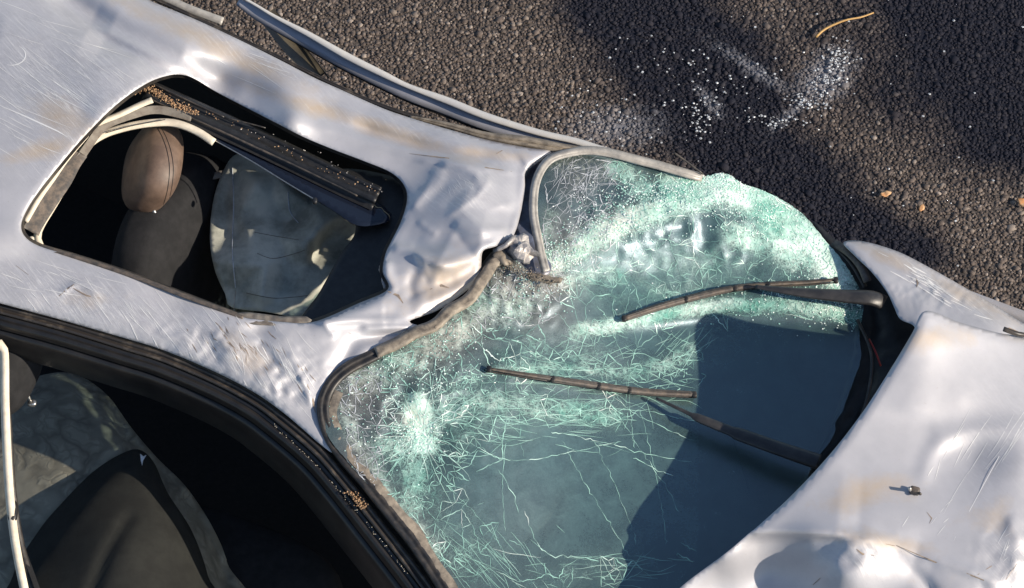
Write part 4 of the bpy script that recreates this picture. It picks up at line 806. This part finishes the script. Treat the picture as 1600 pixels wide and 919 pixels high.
# --- wipers
def wiper(blade, arm, name='wiper'):
    w_ = empty(name, None, car)
    P = spline(blade, step=8); zz = glF(P[:, 0], P[:, 1]); B = [(p[0], p[1], z+.010, p[2]) for p, z in zip(P, zz)]
    B = B[::3]+[B[-1]]
    zs = np.array([b[2] for b in B]); zs = np.convolve(np.pad(zs, 2, 'edge'), np.ones(5)/5, 'valid')+.004; B = [(b[0], b[1], z, b[3]) for b, z in zip(B, zs)]
    bl = sweep('wiper_blade', B, [(-4.2, -5), (-3.6, 3), (-1.2, 5), (1.2, 5), (3.6, 2), (4.2, -5)], DUSTY, w_)
    sweep('wiper_rubber', [(b[0], b[1]+4.5, b[2]-.006, b[3]) for b in B], [(-1.6, -6), (-1.2, 1), (1.6, 0), (1.8, -6)], RUBBER, bl)
    tube('blade_spine', [(b[0], b[1]-1.5, b[2]+.006) for b in B], .0013, TRIM, bl, 6)
    for f in (.02, .3, .5, .7, .97):
        b = B[int(f*(len(B)-1))]; puff('blade_clip', W(b[0], b[1]+1, b[2]+.002), (.006, .008, .006), RUBBER, bl, e=4, nu=12, nv=8)
    A = [(a[0], a[1], a[2], a[3]) for a in arm]
    sweep('wiper_arm', A, [(-6, -7), (-5.5, 1), (-4, 2.5), (3.5, 2), (5.5, -1), (6, -7)], simple('wiper_arm_black', (.020, .020, .022), .42, (.04, .038, .038), 40, .2), w_)
    return w_
w1 = wiper([(975, 497, 1.0), (1040, 476, 1.25), (1130, 453, 1.15), (1200, 444, .9), (1260, 441, .8), (1306, 437, .6)],
      [(1180, 448, glF(1180, 448)+.035, .5), (1210, 452, glF(1210, 452)+.04, .8), (1260, 458, glF(1260, 458)+.045, 1.3), (1320, 463, 1.075, 1.75), (1362, 466, 1.07, 2.0), (1382, 474, 1.05, 2.0)])
w2 = wiper([(764, 576, .5), (840, 588, .9), (920, 600, 1.2), (1000, 611, 1.25), (1085, 616, 1.1)],
      [(1025, 622, glF(1025, 622)+.03, .35), (1080, 648, glF(1080, 648)+.045, .55), (1088, 652, glF(1088, 652)+.048, 1.1), (1145, 675, glF(1145, 675)+.05, 1.35), (1150, 677, glF(1150, 677)+.05, 1.7), (1220, 702, 1.06, 1.9), (1280, 722, 1.05, 2.1)])

# --- far door: bent window frame standing out over the road
fd = empty('passenger_door', None, car)
up_ = [(372, -12), (400, 4), (430, 22), (480, 48), (540, 82), (600, 112), (640, 131), (700, 153), (760, 177), (840, 202), (900, 216), (950, 232), (1020, 250), (1100, 273)]
wd_ = [.3, .4, .5, .8, 1.0, .9, .7, 1.0, 1.0, .9, .9, 1.0, 1.0, .7]
zz_ = np.linspace(1.19, 1.16, len(up_))
sweep('window_frame_top', [(x, y+4, z, k) for (x, y), z, k in zip(up_, zz_, wd_)], [(-5, -6), (-4, 3), (4, 4), (6, 0)], simple('lit_frame_paint', (.50, .49, .48), .4, (.58, .56, .52), 20, .3), fd)  # sunlit top of the same frame, brightness put into its colour
lw_ = [.5, .9, .9, 1.0, 1.0, 1.0, 1.0, 1.05, 1.0, .9, .75, .55, .4, .2]
sweep('window_frame_side', [(x, y+14, z-.010, k) for (x, y), z, k in zip(up_, zz_, lw_)], [(-9, 2), (4, -7), (12, -13), (13, -20)], DOORSIDE, fd)
sweep('window_channel', [(x+1, y+26*k+3, z-.03, k) for (x, y), z, k in list(zip(up_, zz_, lw_))[1:-1]], [(-2, 2), (0, 1), (2, -4)], RUBBER, fd)
dv = sweep('window_divider', [(416, 22, 1.16), (445, 60, 1.13), (475, 95, 1.11), (500, 122, 1.09)], [(-15, -2), (-5, -8), (6, -4), (14, 0)], simple('smoked_glass', (.035, .032, .026), .25, (.09, .075, .05), 14, .2), fd)
tube('divider_edge', [(432, 18, 1.165), (462, 56, 1.13), (492, 92, 1.11), (514, 122, 1.09)], .0022, TRIM, dv, 6)
sweep('roof_weatherstrip', [(232, -6, 1.29), (300, 25, 1.282), (365, 56, 1.272), (430, 87, 1.266), (500, 122, 1.258), (560, 150, 1.252), (610, 170, 1.250), (655, 184, 1.248), (700, 198, 1.246)], [(-3.4, -4), (-2.4, 1), (-1.2, -3), (0, 2), (2, 1), (3.5, -5)], TRIM, car)
sweep('roof_weatherstrip', [(640, 182, 1.25, .4), (700, 196, 1.25, 1), (760, 212, 1.25, 1.2), (820, 221, 1.248, 1.7), (880, 232, 1.24, 1.5), (940, 238, 1.225, .8), (1010, 252, 1.205, .4)], [(-5, -8), (-4, 0), (-1, 3), (0, -3), (2, 2), (5, -8)], SEALTAN, car)
sweep('roof_moulding', [(240, -12, 1.27), (290, 12, 1.265), (348, 34, 1.255)], [(-7, -6), (-6, 2), (5, 3), (6, -5)], SEALGREY, car)
tube('metal_splinter', [(1052, 238, 1.22), (1076, 255, 1.20), (1098, 272, 1.18)], .0028, TRIM, car, 6)
tube('thin_wire', [(1200, 303, 1.08), (1206, 300, 1.09)], .001, TRIM, car, 5)

# ------------------------------------------------------------------ loose things on the road
st = spline([(1275, 58, .016), (1290, 45, .02), (1320, 32, .026), (1345, 27, .022), (1365, 20, .014)], step=5)
V, F = tubemesh([(W(st[:, 0], st[:, 1], st[:, 2]), np.linspace(.0022, .0036, len(st))[::-1]*1.0)], 7)
tag(mesh('dry_stalk', V, F, TAN, None), 'curved tan grass stalk lying on the asphalt near the top edge', 'stalk')
for (x, y, r, a, lab) in ((1384, 304, .016, .3, 'orange crumpled leaf on the asphalt above the front wing'), (1440, 326, .013, 1.2, 'small brown leaf scrap on the asphalt right of the orange leaf'), (1598, 318, .020, 2.2, 'orange leaf on the asphalt at the right picture edge')):
    q = W(x, y, .010); V = []; F = []
    for i in range(7):
        for j in range(5):
            t = i/6; s_ = (j/4-.5)*2*math.sin(math.pi*(.08+.88*t))*.45; u = np.array([(t-.5)*2*r, s_*r*1.3, .004*math.cos(s_*3)+.005*abs(s_)+.002*math.sin(i*2)])
            V.append(q+np.array([u[0]*math.cos(a)-u[1]*math.sin(a), u[0]*math.sin(a)+u[1]*math.cos(a), u[2]]))
    F = [(i*5+j, i*5+j+1, (i+1)*5+j+1, (i+1)*5+j) for i in range(6) for j in range(4)]
    o = mesh('fallen_leaf', V, F, LEAF, None); s = o.modifiers.new('t', 'SOLIDIFY'); s.thickness = .0006
    tag(o, lab, 'leaf', 'fallen leaves on the asphalt')
o = crumbs('glass_fragments', [(1308, 92, 10, 14, 60), (1290, 125, 14, 10, 45), (1255, 158, 20, 8, 50), (1215, 190, 22, 7, 40), (1100, 150, 40, 40, 50), (1090, 185, 12, 16, 50), (960, 190, 70, 50, 60), (1200, 120, 160, 70, 70), (1460, 300, 90, 60, 20)], None, None, FROST, .0034, lift=.008)
tag(o, 'white crumbs of broken glass scattered over the asphalt beyond the windscreen', 'glass fragments')
